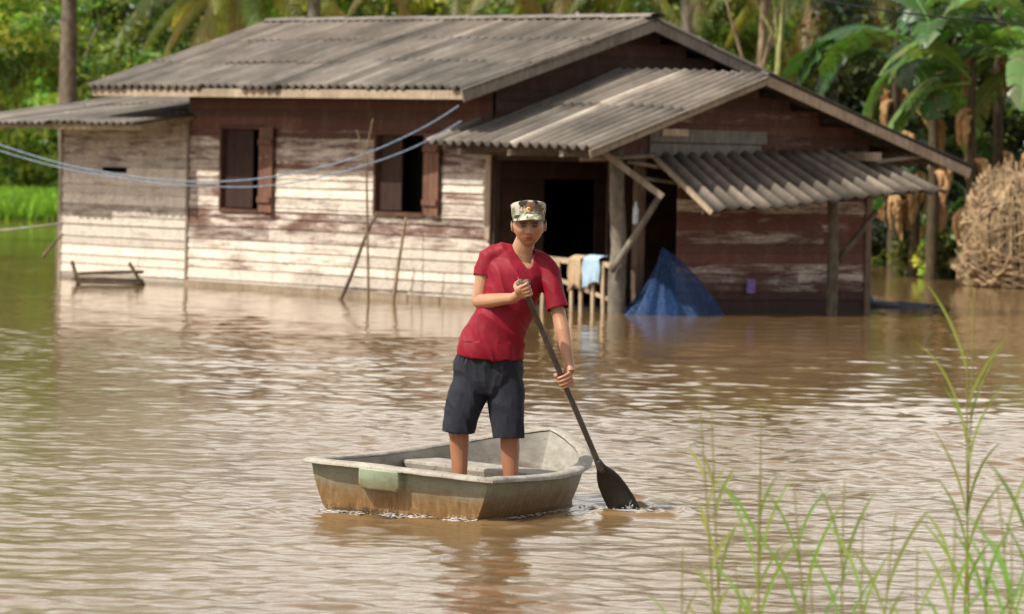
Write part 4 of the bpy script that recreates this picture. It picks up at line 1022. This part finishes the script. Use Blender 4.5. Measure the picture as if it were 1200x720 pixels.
def head_part(mb):
    seg, rings = 72, 56; vs = []
    for i in range(1, rings):
        th = math.pi*i/rings
        for j in range(seg):
            ph = 2*math.pi*j/seg
            x = math.sin(th)*math.cos(ph); y = math.sin(th)*math.sin(ph); z = math.cos(th)   # -y is the face
            X = hw_*math.copysign(abs(x)**.93,x); Y = hd_*y; Z = hh_*z
            t = max(0,-z)
            X *= 1-.36*t**2.4+.03*math.exp(-((z+.1)/.25)**2)
            if y > 0: Y *= 1-.30*t**1.3
            else: Y *= 1-.12*t**2
            if y < 0:
                fr_ = min(1, -y*1.6)
                g = lambda a,b,sa,sb: math.exp(-((X-a)/sa)**2-((Z-b)/sb)**2)
                b = .0
                b += .023*g(0,-.036,.013,.013)+.014*g(0,-.012,.009,.026)+.005*g(.014,-.040,.008,.008)+.005*g(-.014,-.040,.008,.008)
                b += .007*g(.03,.018,.024,.007)+.007*g(-.03,.018,.024,.007)
                b -= .013*g(.031,.001,.017,.012)+.013*g(-.031,.001,.017,.012)
                b += .004*g(.031,.001,.010,.005)+.004*g(-.031,.001,.010,.005)
                b += .006*g(.046,-.025,.018,.018)+.006*g(-.046,-.025,.018,.018)
                b += .010*g(0,-.064,.020,.0055)+.010*g(0,-.075,.017,.0055)-.0035*g(0,-.0695,.022,.0022)
                b -= .004*g(0,-.087,.02,.006); b += .008*g(0,-.106,.022,.014)
                b -= .003*g(.05,-.062,.014,.02)+.003*g(-.05,-.062,.014,.02)
                Y -= b*fr_
            vs.append(HC+HR@Vector((X,Y,Z)))
    fs = []; n = len(vs); vs += [HC+HR@Vector((0,0,hh_)), HC+HR@Vector((0,0,-hh_))]
    for i in range(rings-2):
        for j in range(seg): fs.append((i*seg+j,(i+1)*seg+j,(i+1)*seg+(j+1)%seg,i*seg+(j+1)%seg))
    for j in range(seg): fs.append((n,j,(j+1)%seg)); fs.append((n+1,(rings-2)*seg+(j+1)%seg,(rings-2)*seg+j))
    mb.add(vs, fs)
    for s in (-1,1):    # ears: a rim and a shell
        rot = HR @ Matrix.Rotation(R(22)*s,3,'Z') @ Matrix.Rotation(R(8)*s,3,'Y')
        mb.ell(HC+HR@Vector((s*.091,.008,-.006)), (.010,.020,.033), rot, 14, 10)
        mb.tube([HC+HR@Vector((s*(.097), .010-.018*math.cos(a), -.006+.030*math.sin(a))) for a in np.linspace(-1.2,3.4,10)], .0045, 8)
        mb.ell(HC+HR@Vector((s*.081,.002,-.036)), (.006,.008,.010), rot, 10, 8)

def grip_hand(mb, C, s, w, wrist, Rs=.019, scale=1.0, thumb_s=1, fan=.0):
    """fist round a bar: C on the bar axis, s bar direction (little finger -> index), w from the bar to the back of the palm"""
    s = s.normalized(); w = (w-s*w.dot(s)).normalized(); n = s.cross(w)*thumb_s
    ang = lambda a, r, o: C + w*(math.cos(R(a))*r)+n*(math.sin(R(a))*r)+s*o
    fr_ = .0088*scale
    offs = [(.033,.0085,232),(.0115,.0092,248),(-.010,.0088,244),(-.030,.0075,222)]
    kn = []
    for (o, r, end) in offs:
        r *= scale; o *= scale; K = C+w*(Rs+.028*scale)+n*(.022*scale)+s*o*1.05; kn.append(K)
        pts = [C+w*(Rs+.019)+n*-.022+s*o*.85, K]
        for a in (72, 112, 150, 190, end): pts.append(ang(a, Rs+r*.95+ (.006 if a==72 else 0)+(.002 if a==150 else 0), o))
        mb.tube(pts, [r*1.1,r*1.22,r*1.06,r*1.10,r*.98,r*.98,r*.72], 10, (1,1,1), 4)
    # palm
    pc = C+w*(Rs+.014*scale)-n*.012
    rot = Matrix((s, n, w)).transposed()
    mb.ell(pc, (.043*scale,.038*scale,.0175*scale), rot, 18, 12)
    mb.ell(pc-n*.02+s*.012, (.030*scale,.026*scale,.019*scale), rot, 16, 10)
    # thumb: leaves the side of the palm near its base and closes over the other way
    T0 = C+w*(Rs+.012)-n*.036+s*.016
    T = [T0, C-n*(Rs+.024)+w*.004+s*.036, C-n*(Rs+.014)-w*.016+s*.047, C-n*.010-w*(Rs+.011)+s*.050, C+n*.010-w*(Rs+.012)+s*.048]
    mb.tube(T, [.016*scale,.0135*scale,.0115*scale,.0105*scale,.0075*scale], 10, (1,1,1), 4)
    hb_ = pc+(wrist-pc).normalized()*.034
    mb.tube([wrist, wrist.lerp(hb_,.55), hb_, pc], [.030,.029,.029,.026], 14, (1,1,1), 4)

man_o = Vector((Q(568,590).x, MD, .03))
man = None
body = MB()
head_part(body)
# neck and trunk
ovals(body, [(HC+HR@Vector((0,.03,-.04)),.052,.055),(Q(616,281,.0),.056,.058),(Q(613,290,.01),.061,.062),(Q(611,298,.02),.075,.066),(Q(608,307,.02),.095,.062)], 28)
ovals(body, [(Q(608,302,.02),.085,.05),(Q(606,309,.02),.140,.075),(Q(603,322,.01),.155,.095),(Q(598,345,.0),.155,.108),(Q(588,375,.0),.138,.10),(Q(578,405,.0),.145,.105),(Q(573,430,.02),.155,.112),(Q(570,452,.02),.15,.11)], 28)
# arms
limb(body, [Q(590,303,.02), shR, shR.lerp(elR,.4)+Vector((-.004,0,0)), shR.lerp(elR,.8), elR, elR.lerp(wrR,.28)+Vector((0,0,-.004)), elR.lerp(wrR,.7), wrR], [.05,.056,.051,.042,.040,.0435,.035,.030])
limb(body, [Q(625,306,.02), shL, shL.lerp(elL,.4), shL.lerp(elL,.8), elL, elL.lerp(wrL,.28), elL.lerp(wrL,.7), wrL, wrL.lerp(sh_mid+Vector((.03,0,0)),.5)], [.05,.055,.050,.041,.040,.043,.034,.0285,.022])
# hands
upS = -sdir
cR = sh_top+sdir*.035; cL = sh_top+sdir*((sh_mid-sh_top).length)
grip_hand(body, cR, upS, Vector((-.25,-.62,.55)), wrR, .017, 1.0, 1)
grip_hand(body, cL, upS, Vector((.75,.35,.15)), wrL, .0165, 1.0, -1)
# legs and feet
kn0, an0 = Q(538,497,-.03), P(539,576,24.72); kn1, an1 = Q(597,503,-.03), P(599,578,24.72)
for hip, kn, an, s in ((Q(556,440,.02), kn0, an0, -1), (Q(590,440,.02), kn1, an1, 1)):
    limb(body, [hip, hip.lerp(kn,.5), hip.lerp(kn,.85), kn, kn.lerp(an,.3)+Vector((0,.012,0)), kn.lerp(an,.7), an, an+Vector((0,0,-.03))], [.085,.078,.062,.056,.057,.044,.036,.036])
    f0 = Vector((an.x, an.y+.03, .06)); tip = Vector((an.x+s*.03, an.y-.17, .045))
    limb(body, [f0, f0.lerp(tip,.4), f0.lerp(tip,.8), tip], [.036,.042,.036,.018])
    for q in range(5): b = tip+Vector((s*(.03-.014*q), .012*abs(q-1), -.004)); limb(body, [b+Vector((0,.03,0)), b+Vector((0,-.01,-.004))], [.011-.001*q,.009-.001*q], 8, 3)
bm_ = bake(body, .0027, 4, .45)
# skin colour from position
co = mco(bm_); HRn = np.array(HR.transposed()); loc = (co-np.array(HC))@HRn.T
X_, Y_, Z_ = loc[:,0], loc[:,1], loc[:,2]
skin = np.array([.47,.250,.148]); C = np.tile(skin, (len(co),1))
face = (Y_ < -.03) & (Z_ > -.13) & (Z_ < .1)
def blob(a,b,sa,sb,col,amt,p=2):
    k = np.exp(-(np.abs((X_-a)/sa)**p+np.abs((Z_-b)/sb)**p))*amt*face
    C[:] = C*(1-k[:,None])+np.array(col)*k[:,None]
for s in (-1,1):
    blob(s*.048,-.03,.025,.02,(.43,.19,.12),.5)
    blob(s*.032,.0165,.023,.0062,(.008,.005,.004),1,4)
    blob(s*.031,.000,.0160,.0075,(.006,.004,.003),1,4)
    blob(s*.031,.008,.026,.011,(.16,.07,.045),.6); blob(s*.010,-.012,.006,.02,(.30,.155,.095),.5)  # eye-socket shading painted into the skin colour
    blob(s*.031,-.010,.016,.004,(.26,.13,.085),.45)
    blob(s*.0085,-.048,.004,.003,(.09,.035,.025),.8)
blob(0,-.0645,.021,.0055,(.30,.075,.06),.9,4); blob(0,-.0760,.018,.0060,(.40,.11,.09),.85,4); blob(0,-.0695,.021,.0016,(.09,.03,.025),.9,4)
blob(0,-.057,.02,.004,(.27,.14,.09),.45); blob(0,-.085,.018,.005,(.29,.145,.09),.35)
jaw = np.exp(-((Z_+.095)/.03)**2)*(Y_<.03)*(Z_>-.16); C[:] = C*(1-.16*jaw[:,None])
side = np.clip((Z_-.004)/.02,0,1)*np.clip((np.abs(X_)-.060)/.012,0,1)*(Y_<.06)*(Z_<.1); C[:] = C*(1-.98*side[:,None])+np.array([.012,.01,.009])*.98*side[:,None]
hands = np.minimum(np.linalg.norm(co-np.array(cR),axis=1), np.linalg.norm(co-np.array(cL),axis=1)) < .075
C[hands] = C[hands]*.96+np.array([.03,.005,.0])
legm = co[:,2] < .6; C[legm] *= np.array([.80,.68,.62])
C *= (1+.06*np.sin(co[:,0:1]*40)*np.sin(co[:,2:3]*33))
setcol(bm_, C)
ms = NT('skin'); n1 = ms.noise(ms.coord(), 60, 4, .6); n2 = ms.noise(ms.coord(), 9, 3)
c = ms.mix(.25, ms.attr(), ms.ramp(n2,[(.3,(.75,.70,.68)),(.7,(1,1,1))]), 'MULTIPLY')
ms.bsdf(c, .40, ms.bump(n1,.12,.002), Subsurface_Weight=.12, Subsurface_Radius=(.9,.35,.2), Subsurface_Scale=.012)
setco(bm_, co-np.array(man_o))
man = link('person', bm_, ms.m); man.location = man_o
tag(man, 'man in red shirt, dark shorts and camouflage cap standing in the boat gripping a paddle', 'person')
def wear(name, me, mat, parent=None):
    setco(me, mco(me)-np.array(man_o)) if parent is None else None
    o = link(name, me, mat, man if parent is None else parent); return o

def delete_verts(me, mask):
    b = bmesh.new(); b.from_mesh(me); b.verts.ensure_lookup_table()
    bmesh.ops.delete(b, geom=[b.verts[i] for i in np.nonzero(mask)[0]], context='VERTS'); b.to_mesh(me); b.free(); me.update()

# shirt
st = MB()
ovals(st, [(Q(609,296,.02),.085,.062),(Q(607,302,.02),.140,.082),(Q(606,310,.02),.176,.10),(Q(603,325,.01),.178,.122),(Q(598,345,.0),.168,.130),(Q(590,368,.0),.158,.130),(Q(581,390,.0),.172,.134),(Q(575.5,408,.0),.193,.142),(Q(574,419,.005),.197,.146)], 36, 5, .9)
e1 = shR.lerp(elR,.52); e2 = shL.lerp(elL,.84)
limb(st, [Q(608,299,.02), Q(592,297,.02), Q(577,300,.02), shR.lerp(elR,.28)+Vector((-.006,0,0)), e1+Vector((-.004,0,.0))], [.058,.062,.062,.062,.064], 20)
limb(st, [Q(616,299,.02), Q(629,306,.02), shL+Vector((-.004,0,-.006)), shL.lerp(elL,.4)+Vector((.004,0,0)), e2], [.056,.060,.062,.063,.065], 20)
sm_ = bake(st, .006, 14, .5)
co = mco(sm_); no = mno(sm_)
def folds(co, no, amp, seed, fn=None):
    out = np.zeros(len(co))
    for i,p in enumerate(co):
        v = Vector(p); q = fn(v) if fn else v
        a = 1-abs(mnoise.noise(q+Vector((seed,0,0)))*2); b = 1-abs(mnoise.noise(q*2.3+Vector((0,seed,3)))*2); out[i] = a*a*.8+b*b*.26-.42
    return co+no*(out*amp)[:,None]
def shirt_fn(v):   # folds run from the left armpit down to the far hip, and hang at the hem
    return Vector(((v.x*.88+v.z*.47)*8, v.y*5, (v.z*.88-v.x*.47)*2.0))
co = folds(co, no, .013, 3.7, shirt_fn)
hem_z = Q(575,421).z
low = co[:,2] < hem_z+.10; co[:,0] += low*0.008*np.sin(co[:,0]*55+co[:,1]*20)
setco(sm_, co)
# hem, cuffs and neck opening
nb = np.array(Q(614,296,-.0)); 
fx = co[:,0]; fz = co[:,2]
vx, vz = Q(620,314).x, Q(620,314).z; tz = Q(612,286).z
cxn = Q(613,286).x
tt = (fz-vz)/(tz-vz); ctr = vx+(cxn-vx)*np.clip(tt,0,1)
front = co[:,1] < MD-.0
half = .062*np.clip(tt,0,1.3)**.55
mask = front & (tt > 0) & (np.abs(fx-ctr) < half)
mask |= (np.hypot((fx-Q(613,290).x)/.064, (co[:,1]-MD-.01)/.068) < 1) & (fz > Q(613,303).z)
hemline = hem_z - .012*np.sin((fx-Q(533,420).x)*9) 
mask |= fz < hemline-.004*np.sin(fx*37)
def cuff(e, u, r=.085):
    d = co-np.array(e); u = np.array(u); pr = d@u; pe = np.linalg.norm(d-pr[:,None]*u[None], axis=1)
    return (pr > -.012) & (pe < r) & (no@u > .30) & (pr < .08)
mask |= cuff(e1, (elR-shR).normalized()) | cuff(e2, (elL-shL).normalized())
setcol(sm_, np.ones((len(co),3))); delete_verts(sm_, mask)
mr = NT('red_jersey'); n1 = mr.noise(mr.coord((1,1,1)), 16, 4, .6); n2 = mr.noise(mr.coord(), 350, 2)
c = mr.ramp(n1,[(.3,(.19,.002,.013)),(.7,(.27,.004,.021))]); mr.bsdf(c,.62,mr.bump(n1,.12,.008,mr.bump(n2,.15,.001)), Specular_IOR_Level=.3)
shirt = wear('shirt', sm_, mr.m); md = shirt.modifiers.new('t','SOLIDIFY'); md.thickness = .003; md.offset = -1

# shorts
sh_ = MB()
ovals(sh_, [(Q(574,405,.0),.165,.118),(Q(573,415,.0),.188,.128),(Q(572,432,.015),.200,.135),(Q(571,450,.02),.200,.135),(Q(570,462,.02),.19,.125)], 36)
ovals(sh_, [(Q(554,445,.02),.105,.120),(Q(547,465,.0),.112,.115),(Q(541,490,-.02),.098,.108),(Q(537,510,-.03),.089,.10)], 28)
ovals(sh_, [(Q(590,445,.02),.108,.120),(Q(593,465,.0),.108,.115),(Q(595,492,-.02),.098,.108),(Q(596,517,-.03),.093,.10)], 28)
sm2 = bake(sh_, .006, 4, .5); co = mco(sm2); no = mno(sm2)
co = folds(co, no, .014, 9.1, lambda v: Vector(((v.x*.9+v.z*.25)*8, v.y*6, v.z*3.5))); setco(sm2, co)
leg2 = co[:,0] > Q(573,500).x
mask = np.where(leg2, co[:,2] < Q(596,513).z, co[:,2] < Q(537,507).z-.06*(co[:,0]-Q(537,507).x)); mask |= co[:,2] > Q(573,408).z
setcol(sm2, np.ones((len(co),3))); delete_verts(sm2, mask)
mn = NT('navy_cotton'); n1 = mn.noise(mn.coord(), 30, 4, .6); n2 = mn.noise(mn.coord(), 500, 2)
mn.bsdf(mn.ramp(n1,[(.3,(.007,.008,.015)),(.7,(.014,.017,.028))]), .85, mn.bump(n1,.3,.006,mn.bump(n2,.3,.001)))
shorts = wear('shorts', sm2, mn.m); md = shorts.modifiers.new('t','SOLIDIFY'); md.thickness = .004; md.offset = -1
# stitched hems and fly seam, sub-parts of the shorts
from mathutils.bvhtree import BVHTree
def bvh(me):
    return BVHTree.FromPolygons([v.co.copy() for v in me.vertices], [tuple(p.vertices) for p in me.polygons])
def tuck(inner, outers, gap=.009, reach=.04):
    for outer, skip in outers:
        t = bvh(outer); co = mco(inner).copy()
        for i,c in enumerate(co):
            v = Vector(c)
            if not skip(v): continue
            l, n_, _, dist = t.find_nearest(v, reach)
            if l is None: continue
            dd_ = (v-l).dot(n_)
            if dd_ > -gap and (abs(dd_) > .55*dist or dist < .004): co[i] = l-n_*gap
        setco(inner, co)
for o_ in (shirt, shorts): setco(o_.data, mco(o_.data))
def segd(v, a, b):
    a = a-man_o; b = b-man_o; t = max(0,min(1,(v-a).dot(b-a)/(b-a).length_squared)); return (v-a.lerp(b,t)).length
def bare(v):
    return (segd(v, e1.lerp(elR,.12), elR) < .062 or segd(v, elR, wrR) < .062 or segd(v, e2.lerp(elL,.3), elL) < .06 or segd(v, elL, wrL) < .06 or segd(v, wrR, wrR+Vector((.12,-.02,0))) < .09
            or (Vector((v.x,v.y,0))-Vector(((Q(614,300)-man_o).x, -.06, 0))).length < .085 and v.z > (Q(620,316)-man_o).z)
tuck(bm_, [(sm_, lambda v: v.z < HC.z-man_o.z-.11 and v.z > .85 and not bare(v)), (sm2, lambda v: .2 < v.z < 1.0)])
tuck(sm2, [(sm_, lambda v: v.z > .7)], .006)
# hair under the cap
hm = MB(); 
hm.ell(HC+HR@Vector((0,.012,.012)), (.0825,.092,.108), HR, 28, 18); hme = bake(hm, .005, 2)
co = mco(hme); loc = (co-np.array(HC))@HRn.T; keep = (loc[:,2] > np.where(loc[:,1]>.035, -.05, np.where(loc[:,1]>-.030,-.004,.034)))
setcol(hme, np.tile(np.array([1.,1,1]),(len(co),1))); delete_verts(hme, ~keep)
hair = wear('hair', hme, mat_plain('black_hair',(.012,.010,.009),.6,120,.5,.6,.004))
# cap
cp = MB(); up0 = Vector((0,0,1)); HRc = HR @ Matrix.Rotation(R(-5),3,'X')
CC = HC+HR@Vector((0,.0,.055))
rows = [(-.010,.0925,.110),(.002,.0955,.1135),(.025,.098,.116),(.045,.1,.118),(.060,.101,.119),(.067,.097,.115),(.072,.080,.098),(.075,.05,.065),(.076,.01,.012)]
rings = []
for z,a,b in rows:
    ring = []
    for j in range(48):
        q = 2*math.pi*j/48; dz = -.012*math.sin(q) if z > .06 else 0   # crown is a little higher in front
        wv = 1+.012*math.sin(q*5+z*60)+.008*math.sin(q*9)
        ring.append(CC+HRc@Vector((a*math.cos(q)*wv, b*math.sin(q)*wv, z+dz)))
    rings.append(ring)
cp.loft(rings)
cm = NT('camouflage_cloth'); v = cm.coord((1,1,1)); na = cm.noise(v, 13, 2, .5, .8); nb2 = cm.noise(cm.coord((1,1.2,1.4)), 11, 2, .5, 1.0); nc = cm.noise(cm.coord((1.3,1,1)), 16, 2, .5, .6)
c = cm.mix(cm.ramp(na,[(.50,0),(.53,1)]), (.50,.46,.37), (.20,.22,.13)); c = cm.mix(cm.ramp(nb2,[(.54,0),(.56,1)]), c, (.20,.11,.07)); c = cm.mix(cm.ramp(nc,[(.60,0),(.62,1)]), c, (.018,.018,.016))
nn = cm.noise(cm.coord(), 70, 3); cm.bsdf(c,.85,cm.bump(nn,.4,.003))
cme = cp.mesh('cap', True); cap = wear('cap', cme, cm.m)
cap.modifiers.new('s','EDGE_SPLIT').split_angle = R(50)
bmn = MB(); top=[];bot=[]; na_, nr_ = 24, 7
for i in range(na_+1):
    a = R(-72)+R(144)*i/na_; 
    for j in range(nr_+1):
        s = j/nr_; ext = .058*math.cos(a*1.15)**.7 if abs(a*1.15)<math.pi/2 else 0
        x = math.sin(a)*(.0965); y = -math.cos(a)*(.114)-ext*s; z = .003-.030*s*math.cos(a)**.5-.020*(abs(math.sin(a))**2)*s
        top.append(CC+HRc@Vector((x,y,z+.003))); bot.append(CC+HRc@Vector((x,y,z-.002)))
n_ = len(top); vs = top+bot; fs = []
for i in range(na_):
    for j in range(nr_):
        q = i*(nr_+1)+j; a_,b_,c_,d_ = q,q+nr_+1,q+nr_+2,q+1; fs += [(a_,b_,c_,d_),(d_+n_,c_+n_,b_+n_,a_+n_)]
        if j==nr_-1: fs.append((d_,c_,c_+n_,d_+n_))
bmn.add([v-man_o for v in vs], fs); brim = bmn.build('brim', cm.m, cap, True)
eb = MB(); ec = CC+HRc@Vector((-.004,-.1185,.034))-man_o
eb.ell(ec, (.0125,.003,.013), HRc, 12, 8, (.9,.62,.10)); eb.ell(ec+HRc@Vector((0,-.002,.002)), (.006,.003,.007), HRc, 10, 6, (.45,.16,.05)); eb.ell(ec+HRc@Vector((0,-.001,-.012)), (.010,.003,.003), HRc, 10, 6, (.8,.62,.2))
eb.build('badge', mat_plain('badge_thread',(.9,.9,.9),.7,90,.2), cap, True)
# logo mark on the chest (small pale upright flash)
lg = MB(); 
def on_shirt(px,py):
    r = ray(px,py); hit = None; dg = bpy.context.evaluated_depsgraph_get(); dg.update()
    ok, l, nrm, *_ = scene.ray_cast(dg, cam_loc, r.normalized()); return l, nrm
bpy.context.view_layer.update()
l, nrm = on_shirt(607.5,329); 
if l:
    p = l-man_o+Vector((0,-.004,0)); lg.beam(p+Vector((-.002,0,.018)), p+Vector((.002,0,-.016)), .005, .002, (1,1,1)); lg.build('chest_mark', mat_plain('pale_print',(.75,.70,.70)), shirt)

# ------------------------------------------------------------------ foreground reeds
def reed(px_top, py_top, px_base, d, label, seed, n_leaf=7, leafL=.35, col=(.17,.25,.05), curve=0, thick=.0042, straw=False, zb=0):
    random.seed(seed); top = P(px_top, py_top, d); b = P(px_base, 780, d); b = Vector((b.x, d, -.05)); t = tag(empty('reed', b), label, 'reed', 'tall reeds standing in the foreground water')
    tp = top-b; mb = MB(); pts = [Vector((0,0,0)), tp*.35+Vector((curve,0,0)), tp*.7+Vector((curve*.8,0,0)), tp]
    sp = spline(pts, 8); mb.tube(sp, [thick*(1.2-.8*i/len(sp)) for i in range(len(sp))], 6, (.32,.30,.08) if not straw else (.48,.38,.16)); mb.build('stem', M['leaf'], t, True)
    for k in range(max(4,int(n_leaf*.8))):
        s = (.28+.68*(k+random.random()*.6)/n_leaf)*(len(sp)-1); i = min(int(s), len(sp)-2); p = sp[i].lerp(sp[i+1], s-i)
        sd = 1 if (k+seed)%2 else -1; L = leafL*random.uniform(.6,1.2)*(1.1-.4*k/n_leaf); az = random.uniform(-.6,.6); d0 = Vector((sd*math.cos(az)*random.uniform(.08,.34), math.sin(az)*.3, 1.0)).normalized()
        q = p.copy(); dirn = d0; vs = []; W = .0047*random.uniform(.8,1.3); n = 10; cc = [c*random.uniform(1.1,1.6) for c in col]; drp = random.choice([.1,.2,.4,.6,1.3])
        for j in range(n+1):
            u = j/n; sdv = dirn.cross(Vector((.1,1,.2))).normalized(); ww = W*math.sin(math.pi*min(.999,u*.9+.1))**.7
            vs += [q-sdv*ww, q+Vector((0,ww*.4,0)), q+sdv*ww]; q = q+dirn*(L/n); dirn = (dirn+Vector((sd*.05,0,-drp/n*(u*1.4)))).normalized()
        fs = []
        for j in range(n): a = j*3; fs += [(a,a+1,a+4,a+3),(a+1,a+2,a+5,a+4)]
        m2 = MB(); m2.add(vs, fs, cc); m2.build('leaf', M['leaf'], t, True)
    return t
reeds = [  # top x, top y, base x, dist, leaves, leaf length, colour
 (1134,318,1142,15.5,9,.40,(.20,.26,.06),'tallest reed with a bare yellow upper stem at the right'),
 (1142,338,1128,15.6,7,.36,(.16,.24,.05),'tall reed crossing behind the tallest one'),
 (820,474,846,14.6,9,.20,(.30,.33,.10),'feathery yellow-green reed, the leftmost of the tall ones'),
 (834,480,858,14.8,8,.22,(.28,.32,.10),'feathery reed tucked beside the leftmost tall one'),
 (892,480,884,15.0,6,.26,(.17,.26,.06),'thin upright reed between the feathery reeds and the bent ones'),
 (890,560,902,14.2,7,.38,(.17,.29,.05),'broad-leaved reed at the lower left of the group'),
 (930,560,978,14.4,8,.42,(.16,.28,.045),'reed with long leaves arching to the left at mid group'),
 (1012,600,1020,14.2,6,.28,(.22,.28,.08),'short straight reed at the middle bottom edge'),
 (1075,640,1070,13.8,6,.25,(.28,.30,.10),'low pale reed just left of the tall pair'),
 (1150,600,1150,14.0,7,.40,(.15,.27,.04),'bushy reed at the foot of the tall pair'),
 (1185,620,1175,13.8,7,.40,(.20,.34,.05),'bright green reed low by the right edge'),
 (1200,560,1215,14.2,8,.42,(.15,.25,.045),'leafy reed leaning in from the right edge'),
 (800,640,822,14.0,6,.28,(.20,.28,.07),'low thin reed at the left end of the group'),
 (1120,590,1110,13.9,8,.36,(.20,.33,.06),'leafy reed just left of the foot of the tall pair'),
 (1168,560,1190,13.9,8,.40,(.17,.30,.05),'reed with arching leaves between the tall pair and the right edge'),
 (1050,600,1040,14.0,7,.32,(.20,.29,.07),'slender reed with narrow leaves near the middle bottom edge'),
 (990,560,1000,14.3,7,.34,(.17,.29,.05),'upright green reed beside the arching one at mid group'),
 (948,655,945,13.7,6,.22,(.26,.30,.09),'small reed at the bottom between the arching reeds'),
 (860,655,872,13.8,6,.26,(.20,.30,.06),'small broad reed at the bottom left of the group'),
]
for i,(tx,ty,bx_,d_,nl_,ll_,c_,lb) in enumerate(reeds): reed(tx,ty,bx_,d_*.99,lb,200+i,nl_,ll_,c_,random.uniform(-.03,.03))
